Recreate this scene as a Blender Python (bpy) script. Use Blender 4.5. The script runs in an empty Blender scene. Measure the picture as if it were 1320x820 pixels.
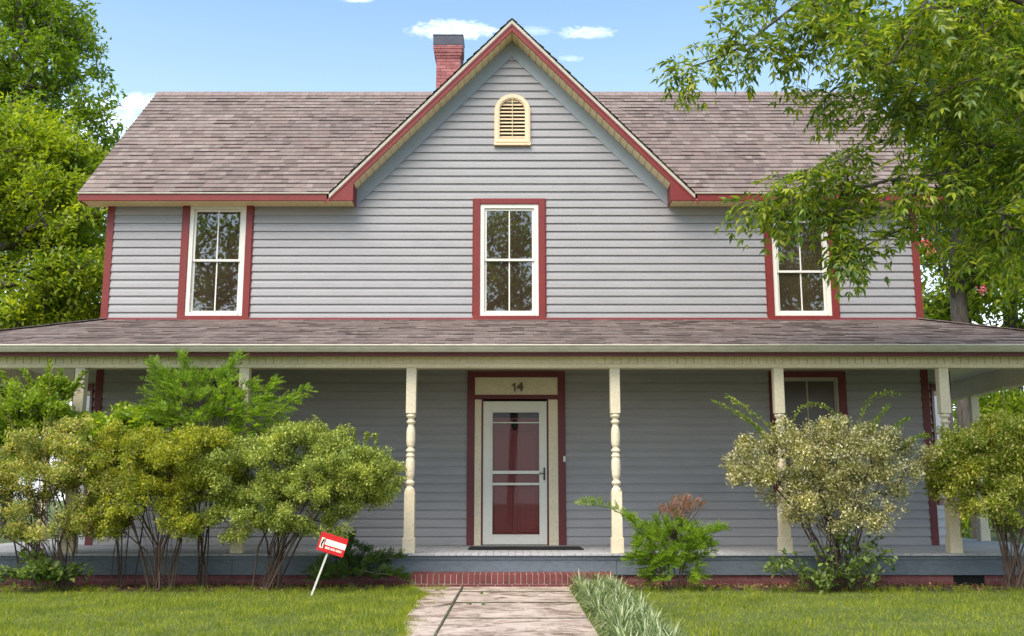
import bpy, math, random
import numpy as np
from mathutils import Vector
random.seed(7); R = np.random.default_rng(11)
scn = bpy.context.scene
col = scn.collection
PI = math.pi
# ------------------------------------------------------------------ camera
CAMH = 1.05; F = 1327.0; TH = math.radians(9.9)
cam = bpy.data.cameras.new('camera'); camo = bpy.data.objects.new('camera', cam); col.objects.link(camo)
cam.sensor_width = 36; cam.lens = F / 1320 * 36; cam.clip_end = 2000; cam.clip_start = 0.05
camo.location = (0, 0, CAMH); camo.rotation_euler = (PI / 2 + TH, 0, 0)
scn.camera = camo
def P(px, py, Y):
    dx = (px - 660) / F; dy = (410 - py) / F
    yc = math.cos(TH) - dy * math.sin(TH); zc = math.sin(TH) + dy * math.cos(TH)
    return (dx * Y / yc, Y, zc * Y / yc + CAMH)
# ------------------------------------------------------------------ materials
def nt(name):
    m = bpy.data.materials.new(name); m.use_nodes = True
    n = m.node_tree; b = n.nodes['Principled BSDF']; return m, n, b
def lin(n, a, b): n.links.new(a, b)
def ramp(n, fac, stops):
    r = n.nodes.new('ShaderNodeValToRGB'); e = r.color_ramp.elements
    while len(e) < len(stops): e.new(0.5)
    for el, (p, c) in zip(e, stops): el.position = p; el.color = (*c, 1)
    lin(n, fac, r.inputs[0]); return r.outputs[0]
def noise(n, vec, scale, detail=4, rough=0.6, dist=0):
    t = n.nodes.new('ShaderNodeTexNoise'); t.inputs['Scale'].default_value = scale
    t.inputs['Detail'].default_value = detail; t.inputs['Roughness'].default_value = rough; t.inputs['Distortion'].default_value = dist
    if vec is not None: lin(n, vec, t.inputs['Vector'])
    return t.outputs[0]
def mapping(n, vec, sc):
    m = n.nodes.new('ShaderNodeMapping'); m.inputs['Scale'].default_value = sc; lin(n, vec, m.inputs['Vector']); return m.outputs[0]
def coord(n, k='Object'):
    return n.nodes.new('ShaderNodeTexCoord').outputs[k]
def mixc(n, fac, a, b, mode='MIX'):
    x = n.nodes.new('ShaderNodeMix'); x.data_type = 'RGBA'; x.blend_type = mode
    for s, v in ((x.inputs[0], fac), (x.inputs[6], a), (x.inputs[7], b)):
        if isinstance(v, (int, float)): s.default_value = v
        elif isinstance(v, tuple): s.default_value = (*v, 1)
        else: lin(n, v, s)
    return x.outputs[2]
def mth(n, op, a, b=0.0, c=None):
    x = n.nodes.new('ShaderNodeMath'); x.operation = op
    for s, v in zip(x.inputs, (a, b, c)):
        if v is None: continue
        if isinstance(v, (int, float)): s.default_value = v
        else: lin(n, v, s)
    return x.outputs[0]
def bump(n, b, h, strength, dist=0.01):
    x = n.nodes.new('ShaderNodeBump'); x.inputs['Strength'].default_value = strength; x.inputs['Distance'].default_value = dist
    lin(n, h, x.inputs['Height']); lin(n, x.outputs[0], b.inputs['Normal'])
def paint(name, c, rough=0.5, var=0.12, scale=1.5, grime=0.25, bmp=0.15, stretch=(1, 1, 1), spec=0.4):
    m, n, b = nt(name)
    co = mapping(n, coord(n), stretch)
    n1 = noise(n, co, scale, 6, 0.65); n2 = noise(n, co, scale * 14, 4, 0.7)
    d = tuple(x * (1 - var) for x in c); l = tuple(min(1, x * (1 + var * .6)) for x in c)
    c1 = ramp(n, n1, [(0.3, d), (0.7, l)])
    g = ramp(n, n2, [(0.28, tuple(x * (1 - grime) for x in (1, 1, .97))), (0.55, (1, 1, 1))])
    lin(n, mixc(n, 1.0, c1, g, 'MULTIPLY'), b.inputs['Base Color'])
    b.inputs['Roughness'].default_value = rough; b.inputs['Specular IOR Level'].default_value = spec
    if bmp: bump(n, b, n2, bmp, 0.003)
    return m
M = {}
M['siding'] = paint('vinyl siding', (.305, .293, .296), .42, .10, 1.3, .10, .06, (1, 1, 4))
M['frieze'] = paint('grey trim board', (.27, .30, .33), .45, .06, 1.2, .08, .05)
M['shaded_red'] = paint('maroon paint', (.135, .02, .024), .45, .14, 2.0, .22, .15)  # barn red again, with the porch-level shade put into the colour
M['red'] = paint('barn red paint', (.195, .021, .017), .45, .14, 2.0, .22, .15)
M['screenframe'] = paint('screen frame paint', (.40, .35, .29), .5, .1, 3, .15, .1)
M['vent'] = paint('vent cream', (.78, .61, .40), .5, .08, 3, .15, .1)
M['white'] = paint('white vinyl', (.74, .705, .625), .35, .05, 2.0, .08, .03)
M['cream'] = paint('cream paint', (.76, .655, .47), .5, .10, 2.5, .2, .2)
M['soffit'] = paint('cream vinyl soffit', (.88, .71, .42), .45, .08, 2.0, .16, .05)
M['gutter'] = paint('pale gutter metal', (.50, .46, .37), .4, .12, 1.3, .25, .05, (.4, 1, 1))
M['skirt'] = paint('blue grey skirt', (.125, .15, .175), .5, .18, 1.6, .3, .2, (.6, 1, 2))
M['deck'] = paint('grey porch boards', (.42, .42, .43), .55, .18, 1.8, .3, .3, (1, .3, 1))
M['ceil'] = paint('ceiling beadboard', (.78, .73, .62), .4, .1, 1.5, .1, .05)
M['black'] = paint('black rubber', (.012, .012, .013), .8, .2, 5, .2, .4)
M['metal'] = paint('dark lead flashing', (.05, .055, .08), .45, .3, 4, .3, .2)
M['handle'] = paint('aged bronze', (.06, .05, .04), .35, .2, 9, .1, .1)
M['digit'] = paint('bronze digits', (.13, .10, .05), .4, .2, 9, .1, .0)
M['lampglass'] = paint('opal lamp glass', (.85, .82, .75), .2, .02, 2, .02, 0)
M['signred'] = paint('sign red', (.56, .012, .016), .35, .06, 8, .08, .05)
M['signwhite'] = paint('sign white', (.82, .78, .66), .4, .04, 8, .06, .05)
M['signblack'] = paint('sign black', (.02, .015, .015), .4, .04, 8, .06, 0)
M['stake'] = paint('weathered stake', (.60, .58, .52), .7, .15, 9, .3, .3, (1, 1, .2))
M['doorred'] = paint('front door red', (.26, .03, .035), .4, .1, 2, .15, .1)
M['dark'] = paint('dark room', (.02, .018, .016), .8, .2, 2, .1, 0)
M['mulch'] = None

def shingles():
    m, n, b = nt('asphalt shingles')
    uv = n.nodes.new('ShaderNodeUVMap').outputs[0]
    s = n.nodes.new('ShaderNodeSeparateXYZ'); lin(n, uv, s.inputs[0])
    row = mth(n, 'FLOOR', mth(n, 'DIVIDE', s.outputs[1], .1433))
    wn = n.nodes.new('ShaderNodeTexWhiteNoise'); wn.noise_dimensions = '1D'; lin(n, row, wn.inputs['W'])
    u = mth(n, 'ADD', s.outputs[0], mth(n, 'MULTIPLY', wn.outputs[0], 3.7))
    # warp the tab widths
    uw = mth(n, 'ADD', u, mth(n, 'MULTIPLY', mth(n, 'SINE', mth(n, 'MULTIPLY', u, 7.3)), .055))
    tab = mth(n, 'FLOOR', mth(n, 'DIVIDE', uw, .125))
    cb = n.nodes.new('ShaderNodeCombineXYZ'); lin(n, tab, cb.inputs[0]); lin(n, row, cb.inputs[1])
    w2 = n.nodes.new('ShaderNodeTexWhiteNoise'); w2.noise_dimensions = '2D'; lin(n, cb.outputs[0], w2.inputs['Vector'])
    c = ramp(n, w2.outputs[0], [(0.0, (.150, .112, .098)), (.25, (.195, .152, .134)), (.5, (.225, .182, .162)), (.75, (.215, .155, .138)), (1.0, (.262, .215, .192))])
    big = noise(n, coord(n), .55, 5, .6)
    g = ramp(n, big, [(.3, (.82, .80, .80)), (.7, (1.08, 1.07, 1.05))])
    c = mixc(n, 1.0, c, g, 'MULTIPLY')
    gr = noise(n, coord(n), 130, 2, .8)
    c = mixc(n, 1.0, c, ramp(n, gr, [(.3, (.72, .72, .72)), (.7, (1.15, 1.15, 1.15))]), 'MULTIPLY')
    fr = mth(n, 'FRACT', mth(n, 'DIVIDE', uw, .125))
    ed = mth(n, 'LESS_THAN', fr, .05)
    c = mixc(n, mth(n, 'MULTIPLY', ed, .45), c, (.07, .05, .05))
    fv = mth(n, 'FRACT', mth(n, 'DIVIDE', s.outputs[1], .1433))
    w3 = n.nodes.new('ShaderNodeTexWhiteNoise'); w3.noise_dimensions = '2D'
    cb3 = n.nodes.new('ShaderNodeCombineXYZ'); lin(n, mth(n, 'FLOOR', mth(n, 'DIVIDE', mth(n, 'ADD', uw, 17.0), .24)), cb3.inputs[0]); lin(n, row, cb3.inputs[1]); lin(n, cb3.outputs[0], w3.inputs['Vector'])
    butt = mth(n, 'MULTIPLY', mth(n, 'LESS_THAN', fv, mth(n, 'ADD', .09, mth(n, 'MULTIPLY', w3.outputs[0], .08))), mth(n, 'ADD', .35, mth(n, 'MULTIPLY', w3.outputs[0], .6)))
    c = mixc(n, butt, c, (.045, .032, .030))  # dark asphalt butt edges, with the thick tabs' shadow lines painted in
    lin(n, c, b.inputs['Base Color']); b.inputs['Roughness'].default_value = .9
    hh = mth(n, 'ADD', mth(n, 'MULTIPLY', w2.outputs[0], 1.0), mth(n, 'MULTIPLY', gr, .5))
    bump(n, b, hh, .5, .006)
    return m
M['shingle'] = shingles()
def bricks(name, c1, c2, mortar, sx=.203, sz=.067, horiz=True):
    m, n, b = nt(name)
    uv = n.nodes.new('ShaderNodeUVMap').outputs[0]
    t = n.nodes.new('ShaderNodeTexBrick'); lin(n, uv, t.inputs['Vector'])
    t.inputs['Scale'].default_value = 1.0; t.inputs['Brick Width'].default_value = sx; t.inputs['Row Height'].default_value = sz
    t.inputs['Mortar Size'].default_value = .006; t.inputs['Mortar Smooth'].default_value = .2
    t.inputs['Color1'].default_value = (*c1, 1); t.inputs['Color2'].default_value = (*c2, 1); t.inputs['Mortar'].default_value = (*mortar, 1)
    nn = noise(n, coord(n), 9, 6, .7)
    c = mixc(n, 1.0, t.outputs[0], ramp(n, nn, [(.3, (.6, .58, .58)), (.7, (1.15, 1.1, 1.1))]), 'MULTIPLY')
    lin(n, c, b.inputs['Base Color']); b.inputs['Roughness'].default_value = .85
    h = mth(n, 'SUBTRACT', mth(n, 'MULTIPLY', nn, .4), t.outputs['Fac'])
    bump(n, b, h, .7, .008)
    return m
M['brick'] = bricks('foundation brick', (.16, .045, .045), (.24, .075, .07), (.20, .13, .12))
M['cbrick'] = bricks('chimney brick', (.34, .11, .11), (.44, .17, .165), (.17, .07, .07), .2, .066)
M['stepbrick'] = paint('step brick', (.165, .042, .038), .8, .35, 9, .35, .5)
M['mortar'] = paint('mortar', (.42, .33, .30), .9, .15, 6, .2, .4)
def glass(name, base, rough=.02, ior=1.6, wav=.05):
    m, n, b = nt(name)
    c = ramp(n, noise(n, coord(n), 1.3, 3), [(.3, base), (.7, tuple(x * 1.8 for x in base))])
    lin(n, c, b.inputs['Base Color']); b.inputs['Roughness'].default_value = rough; b.inputs['IOR'].default_value = ior
    bump(n, b, noise(n, coord(n), 2.2, 2), wav, .03)
    return m
M['glass'] = glass('window glass', (.028, .019, .013), .012, 2.3, .012)
M['screen'] = glass('screened glass', (.05, .038, .030), .25, 1.45)
def stormglass():
    m, n, b = nt('storm door glass')
    tr = n.nodes.new('ShaderNodeBsdfTransparent'); tr.inputs[0].default_value = (.86, .84, .83, 1)
    gl = n.nodes.new('ShaderNodeBsdfGlossy'); gl.inputs['Roughness'].default_value = .02
    fz = n.nodes.new('ShaderNodeFresnel'); fz.inputs[0].default_value = 1.4
    mx = n.nodes.new('ShaderNodeMixShader'); lin(n, fz.outputs[0], mx.inputs[0]); lin(n, tr.outputs[0], mx.inputs[1]); lin(n, gl.outputs[0], mx.inputs[2])
    lin(n, mx.outputs[0], n.nodes['Material Output'].inputs[0]); return m
M['storm'] = stormglass()
def concrete():
    m, n, b = nt('path concrete')
    co = coord(n)
    a = noise(n, co, 1.1, 8, .7); s = noise(n, mapping(n, co, (1, 1.3, 1)), 3.4, 9, .78, .8); f = noise(n, co, 60, 3, .7)
    c = ramp(n, a, [(.3, (.38, .29, .235)), (.5, (.52, .425, .36)), (.72, (.62, .53, .465))])
    c = mixc(n, 1.0, c, ramp(n, s, [(.40, (.30, .24, .19)), (.54, (.93, .91, .89)), (1, (1, 1, 1))]), 'MULTIPLY')
    c = mixc(n, 1.0, c, ramp(n, f, [(.3, (.8, .8, .8)), (.7, (1.08, 1.08, 1.08))]), 'MULTIPLY')
    lin(n, c, b.inputs['Base Color']); b.inputs['Roughness'].default_value = .88; bump(n, b, f, .5, .004); return m
M['concrete'] = concrete()
def soil(name, cs, scale=3):
    m, n, b = nt(name); co = coord(n)
    a = noise(n, co, scale, 8, .75); f = noise(n, co, 45, 4, .75)
    c = ramp(n, a, cs); c = mixc(n, 1.0, c, ramp(n, f, [(.3, (.5, .5, .5)), (.7, (1.4, 1.4, 1.3))]), 'MULTIPLY')
    lin(n, c, b.inputs['Base Color']); b.inputs['Roughness'].default_value = .95; bump(n, b, f, .8, .02); return m
M['mulch'] = soil('mulch and leaf litter', [(.3, (.045, .03, .02)), (.7, (.11, .075, .05))])
M['ground'] = soil('lawn ground', [(.3, (.07, .10, .018)), (.6, (.10, .13, .03)), (.8, (.14, .13, .05))], 1.2)
def bark(name, c1, c2):
    m, n, b = nt(name); co = mapping(n, coord(n), (1, 1, .25))
    a = noise(n, co, 14, 6, .7)
    lin(n, ramp(n, a, [(.3, c1), (.7, c2)]), b.inputs['Base Color']); b.inputs['Roughness'].default_value = .9; bump(n, b, a, .7, .02); return m
M['bark'] = bark('grey bark', (.035, .028, .022), (.13, .11, .09))
M['twig'] = bark('shrub stems', (.045, .028, .02), (.14, .09, .065))
def leafmat(name, cols, trans=.35, rough=.45, clump=.6, tboost=(1.35, 1.4, .6), gain=(1.35, 1.25, 1.0)):
    cols = [tuple(min(.8, x * g_) for x, g_ in zip(c_, gain)) for c_ in cols]
    m, n, b = nt(name)
    g = n.nodes.new('ShaderNodeNewGeometry')
    k = len(cols)
    c = ramp(n, g.outputs['Random Per Island'], [((i + .5) / k, cc) for i, cc in enumerate(cols)])
    cl = noise(n, coord(n), clump * 2.2, 3, .6)
    c = mixc(n, 1.0, c, ramp(n, cl, [(.32, (.68, .74, .8)), (.68, (1.3, 1.22, 1.0))]), 'MULTIPLY')
    lin(n, c, b.inputs['Base Color']); b.inputs['Roughness'].default_value = rough; b.inputs['Specular IOR Level'].default_value = .45
    t = n.nodes.new('ShaderNodeBsdfTranslucent'); lin(n, mixc(n, 1.0, c, tboost, 'MULTIPLY'), t.inputs[0])
    mx = n.nodes.new('ShaderNodeMixShader'); mx.inputs[0].default_value = trans
    lin(n, b.outputs[0], mx.inputs[1]); lin(n, t.outputs[0], mx.inputs[2]); lin(n, mx.outputs[0], n.nodes['Material Output'].inputs[0]); return m
# ------------------------------------------------------------------ mesh builder
class MB:
    def __init__(s): s.v = []; s.f = []; s.uv = []
    def face(s, pts, uv=None):
        i = len(s.v); s.v += [tuple(p) for p in pts]; s.f.append(tuple(range(i, i + len(pts))))
        s.uv += list(uv) if uv else [None] * len(pts)
    def poly(s, vs, fs):
        i = len(s.v); s.v += [tuple(p) for p in vs]
        for f in fs: s.f.append(tuple(i + k for k in f)); s.uv += [None] * len(f)
    def box(s, x0, x1, y0, y1, z0, z1):
        v = [(x, y, z) for z in (z0, z1) for y in (y0, y1) for x in (x0, x1)]
        s.poly(v, [(0, 2, 3, 1), (4, 5, 7, 6), (0, 1, 5, 4), (2, 6, 7, 3), (0, 4, 6, 2), (1, 3, 7, 5)])
    def prism(s, pts, d):            # planar polygon pts extruded by vector d
        n = len(pts); d = Vector(d); a = [Vector(p) for p in pts]; b = [p + d for p in a]
        s.poly(a + b, [tuple(range(n))[::-1], tuple(range(n, 2 * n))] + [(i, (i + 1) % n, n + (i + 1) % n, n + i) for i in range(n)])
    def bar(s, a, b, w, h, up=(0, 0, 1)):
        a = Vector(a); b = Vector(b); t = (b - a).normalized(); sd = t.cross(Vector(up)).normalized() * w / 2; u = sd.cross(t).normalized() * h / 2
        s.prism([a - sd - u, a + sd - u, a + sd + u, a - sd + u], b - a)
    def lathe(s, prof, c, n=20):
        vs = []; fs = []
        for r, z in prof:
            for k in range(n): vs.append((c[0] + r * math.cos(2 * PI * k / n), c[1] + r * math.sin(2 * PI * k / n), c[2] + z))
        for j in range(len(prof) - 1):
            for k in range(n): fs.append((j * n + k, j * n + (k + 1) % n, (j + 1) * n + (k + 1) % n, (j + 1) * n + k))
        s.poly(vs, fs)
    def build(s, name, mat, parent=None, bev=0, smooth=False):
        me = bpy.data.meshes.new(name); me.from_pydata(s.v, [], s.f)
        lay = me.uv_layers.new(name='UVMap')
        # automatic metric UVs by face direction wherever none were given
        k = 0
        for p in me.polygons:
            nn = p.normal
            for li in p.loop_indices:
                u = s.uv[k]; k += 1
                if u is None:
                    c = me.vertices[me.loops[li].vertex_index].co
                    u = (c.y, c.z) if abs(nn.x) > .7 else ((c.x, c.y) if abs(nn.z) > .7 else (c.x, c.z))
                lay.data[li].uv = u
        me.materials.append(mat); me.validate(); me.update()
        if smooth:
            for p in me.polygons: p.use_smooth = True
        o = bpy.data.objects.new(name, me); col.objects.link(o)
        if parent: o.parent = parent
        if bev:
            w = o.modifiers.new('bevel', 'BEVEL'); w.width = bev; w.segments = 2; w.limit_method = 'ANGLE'; w.angle_limit = math.radians(50)
        return o
def tag(o, label=None, cat=None, group=None, kind=None):
    if label: o['label'] = label
    if cat: o['category'] = cat
    if group: o['group'] = group
    if kind: o['kind'] = kind
    return o
def empty(name, loc=(0, 0, 0)):
    o = bpy.data.objects.new(name, None); col.objects.link(o); o.location = loc; o.empty_display_size = .3; return o
def npmesh(name, verts, faces_sizes, loops, mat, parent=None, loc=None):
    me = bpy.data.meshes.new(name)
    nv = len(verts); nf = len(faces_sizes)
    me.vertices.add(nv); me.vertices.foreach_set('co', np.asarray(verts, np.float32).ravel())
    me.loops.add(len(loops)); me.loops.foreach_set('vertex_index', np.asarray(loops, np.int32))
    me.polygons.add(nf); st = np.concatenate([[0], np.cumsum(faces_sizes)[:-1]]).astype(np.int32)
    me.polygons.foreach_set('loop_start', st)
    me.update(calc_edges=True); me.validate(); me.materials.append(mat)
    o = bpy.data.objects.new(name, me); col.objects.link(o)
    if parent: o.parent = parent
    return o
# ------------------------------------------------------------------ house constants
WY = 15.0; FL = .382; PF = 12.9; PX = 7.4; CX = 6.06; BACK = 20.2
EZ = 5.49; EY = 14.65; RY = 17.6; RZ = 8.25; AP = 8.23; GS = 1.02; GW = 2.68; RX = 6.4
MS = (RZ - EZ) / (RY - EY)
house = empty('farmhouse', (0, WY, 0)); tag(house, 'two-storey grey sided house with red trim, front gable and wraparound porch', 'house')
_hb = MB.build
def hb(mb, name, mat, parent=None, bev=0, smooth=False):      # house parts are modelled in world space, then hung on the house
    o = mb.build(name, mat, None, bev, smooth)
    o.parent = parent or house
    off = Vector((0, WY, 0))
    o.data.transform(__import__('mathutils').Matrix.Translation(-off))
    return o
PROF = [(0, .021), (.08, .020), (.56, .012), (.66, .009), (.76, .0035), (.86, .0015), (1, .001)]
EXP = .1235
def siding(mb, mp, zbase, z0, z1, rng, holes=()):
    """mp(u, proud, z) -> point; rng(z) -> (u0, u1); holes = (u0,u1,z0,z1)"""
    k0 = int(math.floor((z0 - zbase) / EXP)); k1 = int(math.ceil((z1 - zbase) / EXP))
    def prof(t):
        for (a, pa), (b, pb) in zip(PROF, PROF[1:]):
            if t <= b: return pa + (pb - pa) * (t - a) / (b - a)
        return PROF[-1][1]
    for k in range(k0, k1):
        zb = zbase + k * EXP
        lv = [(zb + t * EXP) for t, _ in PROF] + [h[i] for h in holes for i in (2, 3) if zb < h[i] < zb + EXP] + [z for z in (z0, z1) if zb < z < zb + EXP]
        lv = sorted(set(round(z, 5) for z in lv if z0 - 1e-6 <= z <= z1 + 1e-6))
        def segs(z, za, zc):
            a, b = rng(z); s = [(a, b)]
            for h in holes:
                if h[2] < (za + zc) / 2 < h[3]:
                    ns = []
                    for p, q in s:
                        if p < h[0]: ns.append((p, min(q, h[0])))
                        if q > h[1]: ns.append((max(p, h[1]), q))
                    s = ns
            return s
        for za, zc in zip(lv, lv[1:]):
            pa = prof(min(1, max(0, (za - zb) / EXP))); pc = prof(min(1, max(0, (zc - zb) / EXP)))
            sa = segs(za, za, zc); sc = segs(zc, za, zc)
            if len(sa) != len(sc): continue
            for (a0, a1), (c0, c1) in zip(sa, sc):
                if a1 - a0 < .002: continue
                mb.face([mp(a0, pa, za), mp(a1, pa, za), mp(c1, pc, zc), mp(c0, pc, zc)])
        if z0 <= zb <= z1 and lv:
            for (a0, a1) in segs(zb, zb, zb + .01):
                mb.face([mp(a0, .0005, zb), mp(a1, .0005, zb), mp(a1, PROF[0][1], zb), mp(a0, PROF[0][1], zb)])
fr = lambda u, p, z: (u, WY - p, z)
# ---- window openings
WIN = [(-4.94, -3.89, 3.62, 5.40, False), (-.577, .497, 3.62, 5.49, True), (3.785, 4.835, 3.62, 5.40, False)]
LWIN = [(-4.93, -3.87, 1.02, 2.87), (3.765, 4.865, 1.02, 2.87)]
DOOR = (-.648, .773, FL, 2.87)
mb = MB()
siding(mb, fr, 3.622 + .01, 3.50, 5.40, lambda z: (-CX, CX), [(a + .01, b - .01, c, d - (0.01 if h else -.1)) for a, b, c, d, h in WIN])
siding(mb, fr, 3.622 + .01, 5.40, 7.80, lambda z: (-(7.80 - z) / GS, (7.80 - z) / GS), [(WIN[1][0] + .01, WIN[1][1] - .01, 5.3, WIN[1][3] - .01), (-.25, .26, 6.35, 7.0)])
siding(mb, fr, FL + .005, FL, 3.50, lambda z: (-CX, CX), [(a + .01, b - .01, c + .01, d - .01) for a, b, c, d in LWIN] + [(DOOR[0] + .01, DOOR[1] - .01, 0, DOOR[3] - .01)])
hb(mb, 'front_wall', M['siding'])
# side walls with a canted bay on each side, back wall
BW = .56
for s in (-1, 1):
    mb = MB()
    siding(mb, lambda u, p, z: (s * (CX + p), WY + u, z), 3.632, 3.3, 5.4, lambda z: (0, BACK - WY))
    siding(mb, lambda u, p, z: (s * (CX + p), WY + u, z), 3.632, 5.4, 8.0, lambda z: ((z - 5.4) / MS, (BACK - WY) - (z - 5.4) / MS))
    siding(mb, lambda u, p, z: (s * (CX + p), WY + u, z), FL + .005, FL, 3.3, lambda z: (3.4, BACK - WY))
    hb(mb, 'side_wall', M['siding'])
    mb = MB(); q = .7071
    L = BW / q
    hole = [(.10, L - .10, 1.02, 2.62)]
    siding(mb, lambda u, p, z: (s * (CX + u * q + p * q), WY + u * q - p * q, z), FL + .005, FL, 3.3, lambda z: (0, L), hole)
    siding(mb, lambda u, p, z: (s * (CX + BW + p), WY + BW + u, z), FL + .005, FL, 3.3, lambda z: (0, 2.2))
    siding(mb, lambda u, p, z: (s * (CX + BW - u * q + p * q), WY + BW + 2.2 + u * q + p * q, z), FL + .005, FL, 3.3, lambda z: (0, L))
    hb(mb, 'bay_wall', M['siding'])
    # bay trims
    w = MB()
    def bp(u, p, z): return (s * (CX + u * q + p * q), WY + u * q - p * q, z)
    w.prism([bp(L - .08, 0, FL), bp(L + .012, 0, FL), bp(L + .012, .03, FL), bp(L - .08, .03, FL)], (0, 0, 2.9))
    hb(w, 'corner_trim', M['red'])
    wn = empty('window', (0, 0, 0)); wn.parent = house
    t = MB()
    for a, b, c, d in ((.08, .16, .95, 2.70), (L - .16, L - .08, .95, 2.70), (.16, L - .16, 2.60, 2.70), (.16, L - .16, .95, 1.05)):
        t.prism([bp(a, 0, c), bp(b, 0, c), bp(b, .035, c), bp(a, .035, c)], (0, 0, d - c))
    hb(t, 'frame', M['shaded_red'], wn)
    t = MB()
    for a, b, c, d in ((.16, .20, 1.05, 2.60), (L - .20, L - .16, 1.05, 2.60), (.20, L - .20, 2.55, 2.60), (.20, L - .20, 1.05, 1.10), (.20, L - .20, 1.82, 1.86)):
        t.prism([bp(a, -.01, c), bp(b, -.01, c), bp(b, .02, c), bp(a, .02, c)], (0, 0, d - c))
    hb(t, 'sash', M['white'], wn)
    t = MB(); t.face([bp(.16, 0, 1.05), bp(L - .16, 0, 1.05), bp(L - .16, 0, 2.6), bp(.16, 0, 2.6)]); hb(t, 'pane', M['glass'], wn)
mb = MB(); siding(mb, lambda u, p, z: (-u, BACK + p, z), FL + .005, FL, 5.4, lambda z: (-CX, CX)); hb(mb, 'back_wall', M['siding'])
# corner trims
for s in (-1, 1):
    mb = MB(); a, b = sorted((s * (CX - .085), s * (CX + .022))); mb.box(a, b, WY - .028, WY + .08, 3.52, 5.385); hb(mb, 'corner_trim', M['red'], bev=.004)
    mb = MB(); mb.box(a, b, WY - .028, WY + .06, FL, 2.93); hb(mb, 'corner_trim', M['shaded_red'], bev=.004)
# ---- windows
def window(x0, x1, z0, z1, head, Y=WY, lower=False, drop=0, glassm='glass', tm='red'):
    wn = empty('window', (0, 0, 0)); wn.parent = house
    tw = .10; sz = .075
    t = MB(); yf = Y - .040; yb = Y + .06
    t.box(x0, x0 + tw, yf, yb, z0 + sz, z1); t.box(x1 - tw, x1, yf, yb, z0 + sz, z1)
    t.box(x0 - .004, x1 + .004, yf - .012, yb, z0, z0 + sz - .001)
    if head: t.box(x0 + tw + .001, x1 - tw - .001, yf, yb, z1 - .085, z1)
    wm = M['white'] if tm == 'red' else M['screenframe']
    # thin back band round the trim
    t.box(x0 - .014, x0 - .001, yf + .012, yb - .03, z0 + .08, z1); t.box(x1 + .001, x1 + .014, yf + .012, yb - .03, z0 + .08, z1)
    hb(t, 'frame', M[tm], wn, .004)
    a0 = x0 + tw + .001; a1 = x1 - tw - .001; b0 = z0 + sz + .001; b1 = z1 - (.086 if head else .012)
    fw = .062 if tm == 'red' else .032
    t = MB(); yf = Y - .022
    t.box(a0, a0 + fw, yf, yb, b0, b1); t.box(a1 - fw, a1, yf, yb, b0, b1); t.box(a0 + fw, a1 - fw, yf, yb, b1 - fw, b1); t.box(a0 + fw, a1 - fw, yf - .012, yb, b0, b0 + fw * .8)
    hb(t, 'jamb', wm, wn, .003)
    c0 = a0 + fw + .001; c1 = a1 - fw - .001; d0 = b0 + fw * .8 + .001; d1 = b1 - fw - .001
    mid = d0 + (d1 - d0) * .515; cx = (c0 + c1) / 2
    rw = .034 if tm == 'red' else .022
    # lower sash sits behind, upper sash in front
    for (e0, e1, yy) in ((d0, mid, Y + .030), (mid - .034 - drop, d1 - drop, Y + .004)):
        t = MB()
        t.box(c0, c0 + rw, yy, yy + .024, e0, e1); t.box(c1 - rw, c1, yy, yy + .024, e0, e1)
        t.box(c0 + rw, c1 - rw, yy, yy + .024, e1 - rw, e1); t.box(c0 + rw, c1 - rw, yy, yy + .024, e0, e0 + rw)
        hb(t, 'sash', wm, wn, .002)
        t = MB(); t.box(cx - .010, cx + .010, yy + .004, yy + .02, e0 + rw, e1 - rw); hb(t, 'muntin', wm, wn, .002)
        t = MB(); t.face([(c0 + rw, yy + .012, e0 + rw), (c1 - rw, yy + .012, e0 + rw), (c1 - rw, yy + .012, e1 - rw), (c0 + rw, yy + .012, e1 - rw)]); hb(t, 'pane', M[glassm], wn)
    t = MB(); t.box(c0 - .01, c1 + .01, Y + .058, Y + .07, d0 - .01, d1 + .01); hb(t, 'room_behind', M['dark'], wn)
    return wn
for i, (a, b, c, d, h) in enumerate(WIN): window(a, b, c, d, h, drop=.17 if i == 2 else 0)
for a, b, c, d in LWIN: window(a, b, c, d, True, glassm='screen', tm='shaded_red')
# ---- door group
mb = MB(); x0, x1, z0, z1 = DOOR; yf = WY - .045
mb.box(x0, x0 + .105, yf, WY + .1, z0, z1); mb.box(x1 - .105, x1, yf, WY + .1, z0, z1)
mb.box(x0 + .106, x1 - .106, yf, WY + .1, z1 - .085, z1); mb.box(x0 + .106, x1 - .106, yf, WY + .1, 2.465, 2.525)
for a in (-.43, .515): mb.box(a - .013, a + .013, yf + .01, WY + .1, z0, 2.464)
hb(mb, 'door_casing', M['shaded_red'], bev=.004)
mb = MB(); mb.box(x0 + .107, x1 - .107, yf + .022, WY + .05, 2.526, z1 - .086); tp = hb(mb, 'transom_panel', M['cream'], bev=.002)
for a, b in ((x0 + .107, -.444), (.529, x1 - .107)):
    mb = MB(); mb.box(a, b, yf + .012, WY + .05, z0, 2.46); hb(mb, 'sidelight_panel', M['cream'], bev=.003)
dx0, dx1, dz0, dz1 = -.415, .50, FL + .012, 2.43
gx0, gx1, gz0, gz1 = P(635, 600, WY)[0], P(695, 600, WY)[0], P(0, 689, WY)[2], P(0, 532, WY)[2]
mb = MB(); yf = WY - .035; yb = WY - .003
mb.box(dx0, gx0, yf, yb, dz0, dz1); mb.box(gx1, dx1, yf, yb, dz0, dz1); mb.box(gx0, gx1, yf, yb, dz0, gz0); mb.box(gx0, gx1, yf, yb, gz1, dz1)
st = hb(mb, 'storm_door', M['white'], bev=.005)
mb = MB()   # raised outer edge
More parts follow.
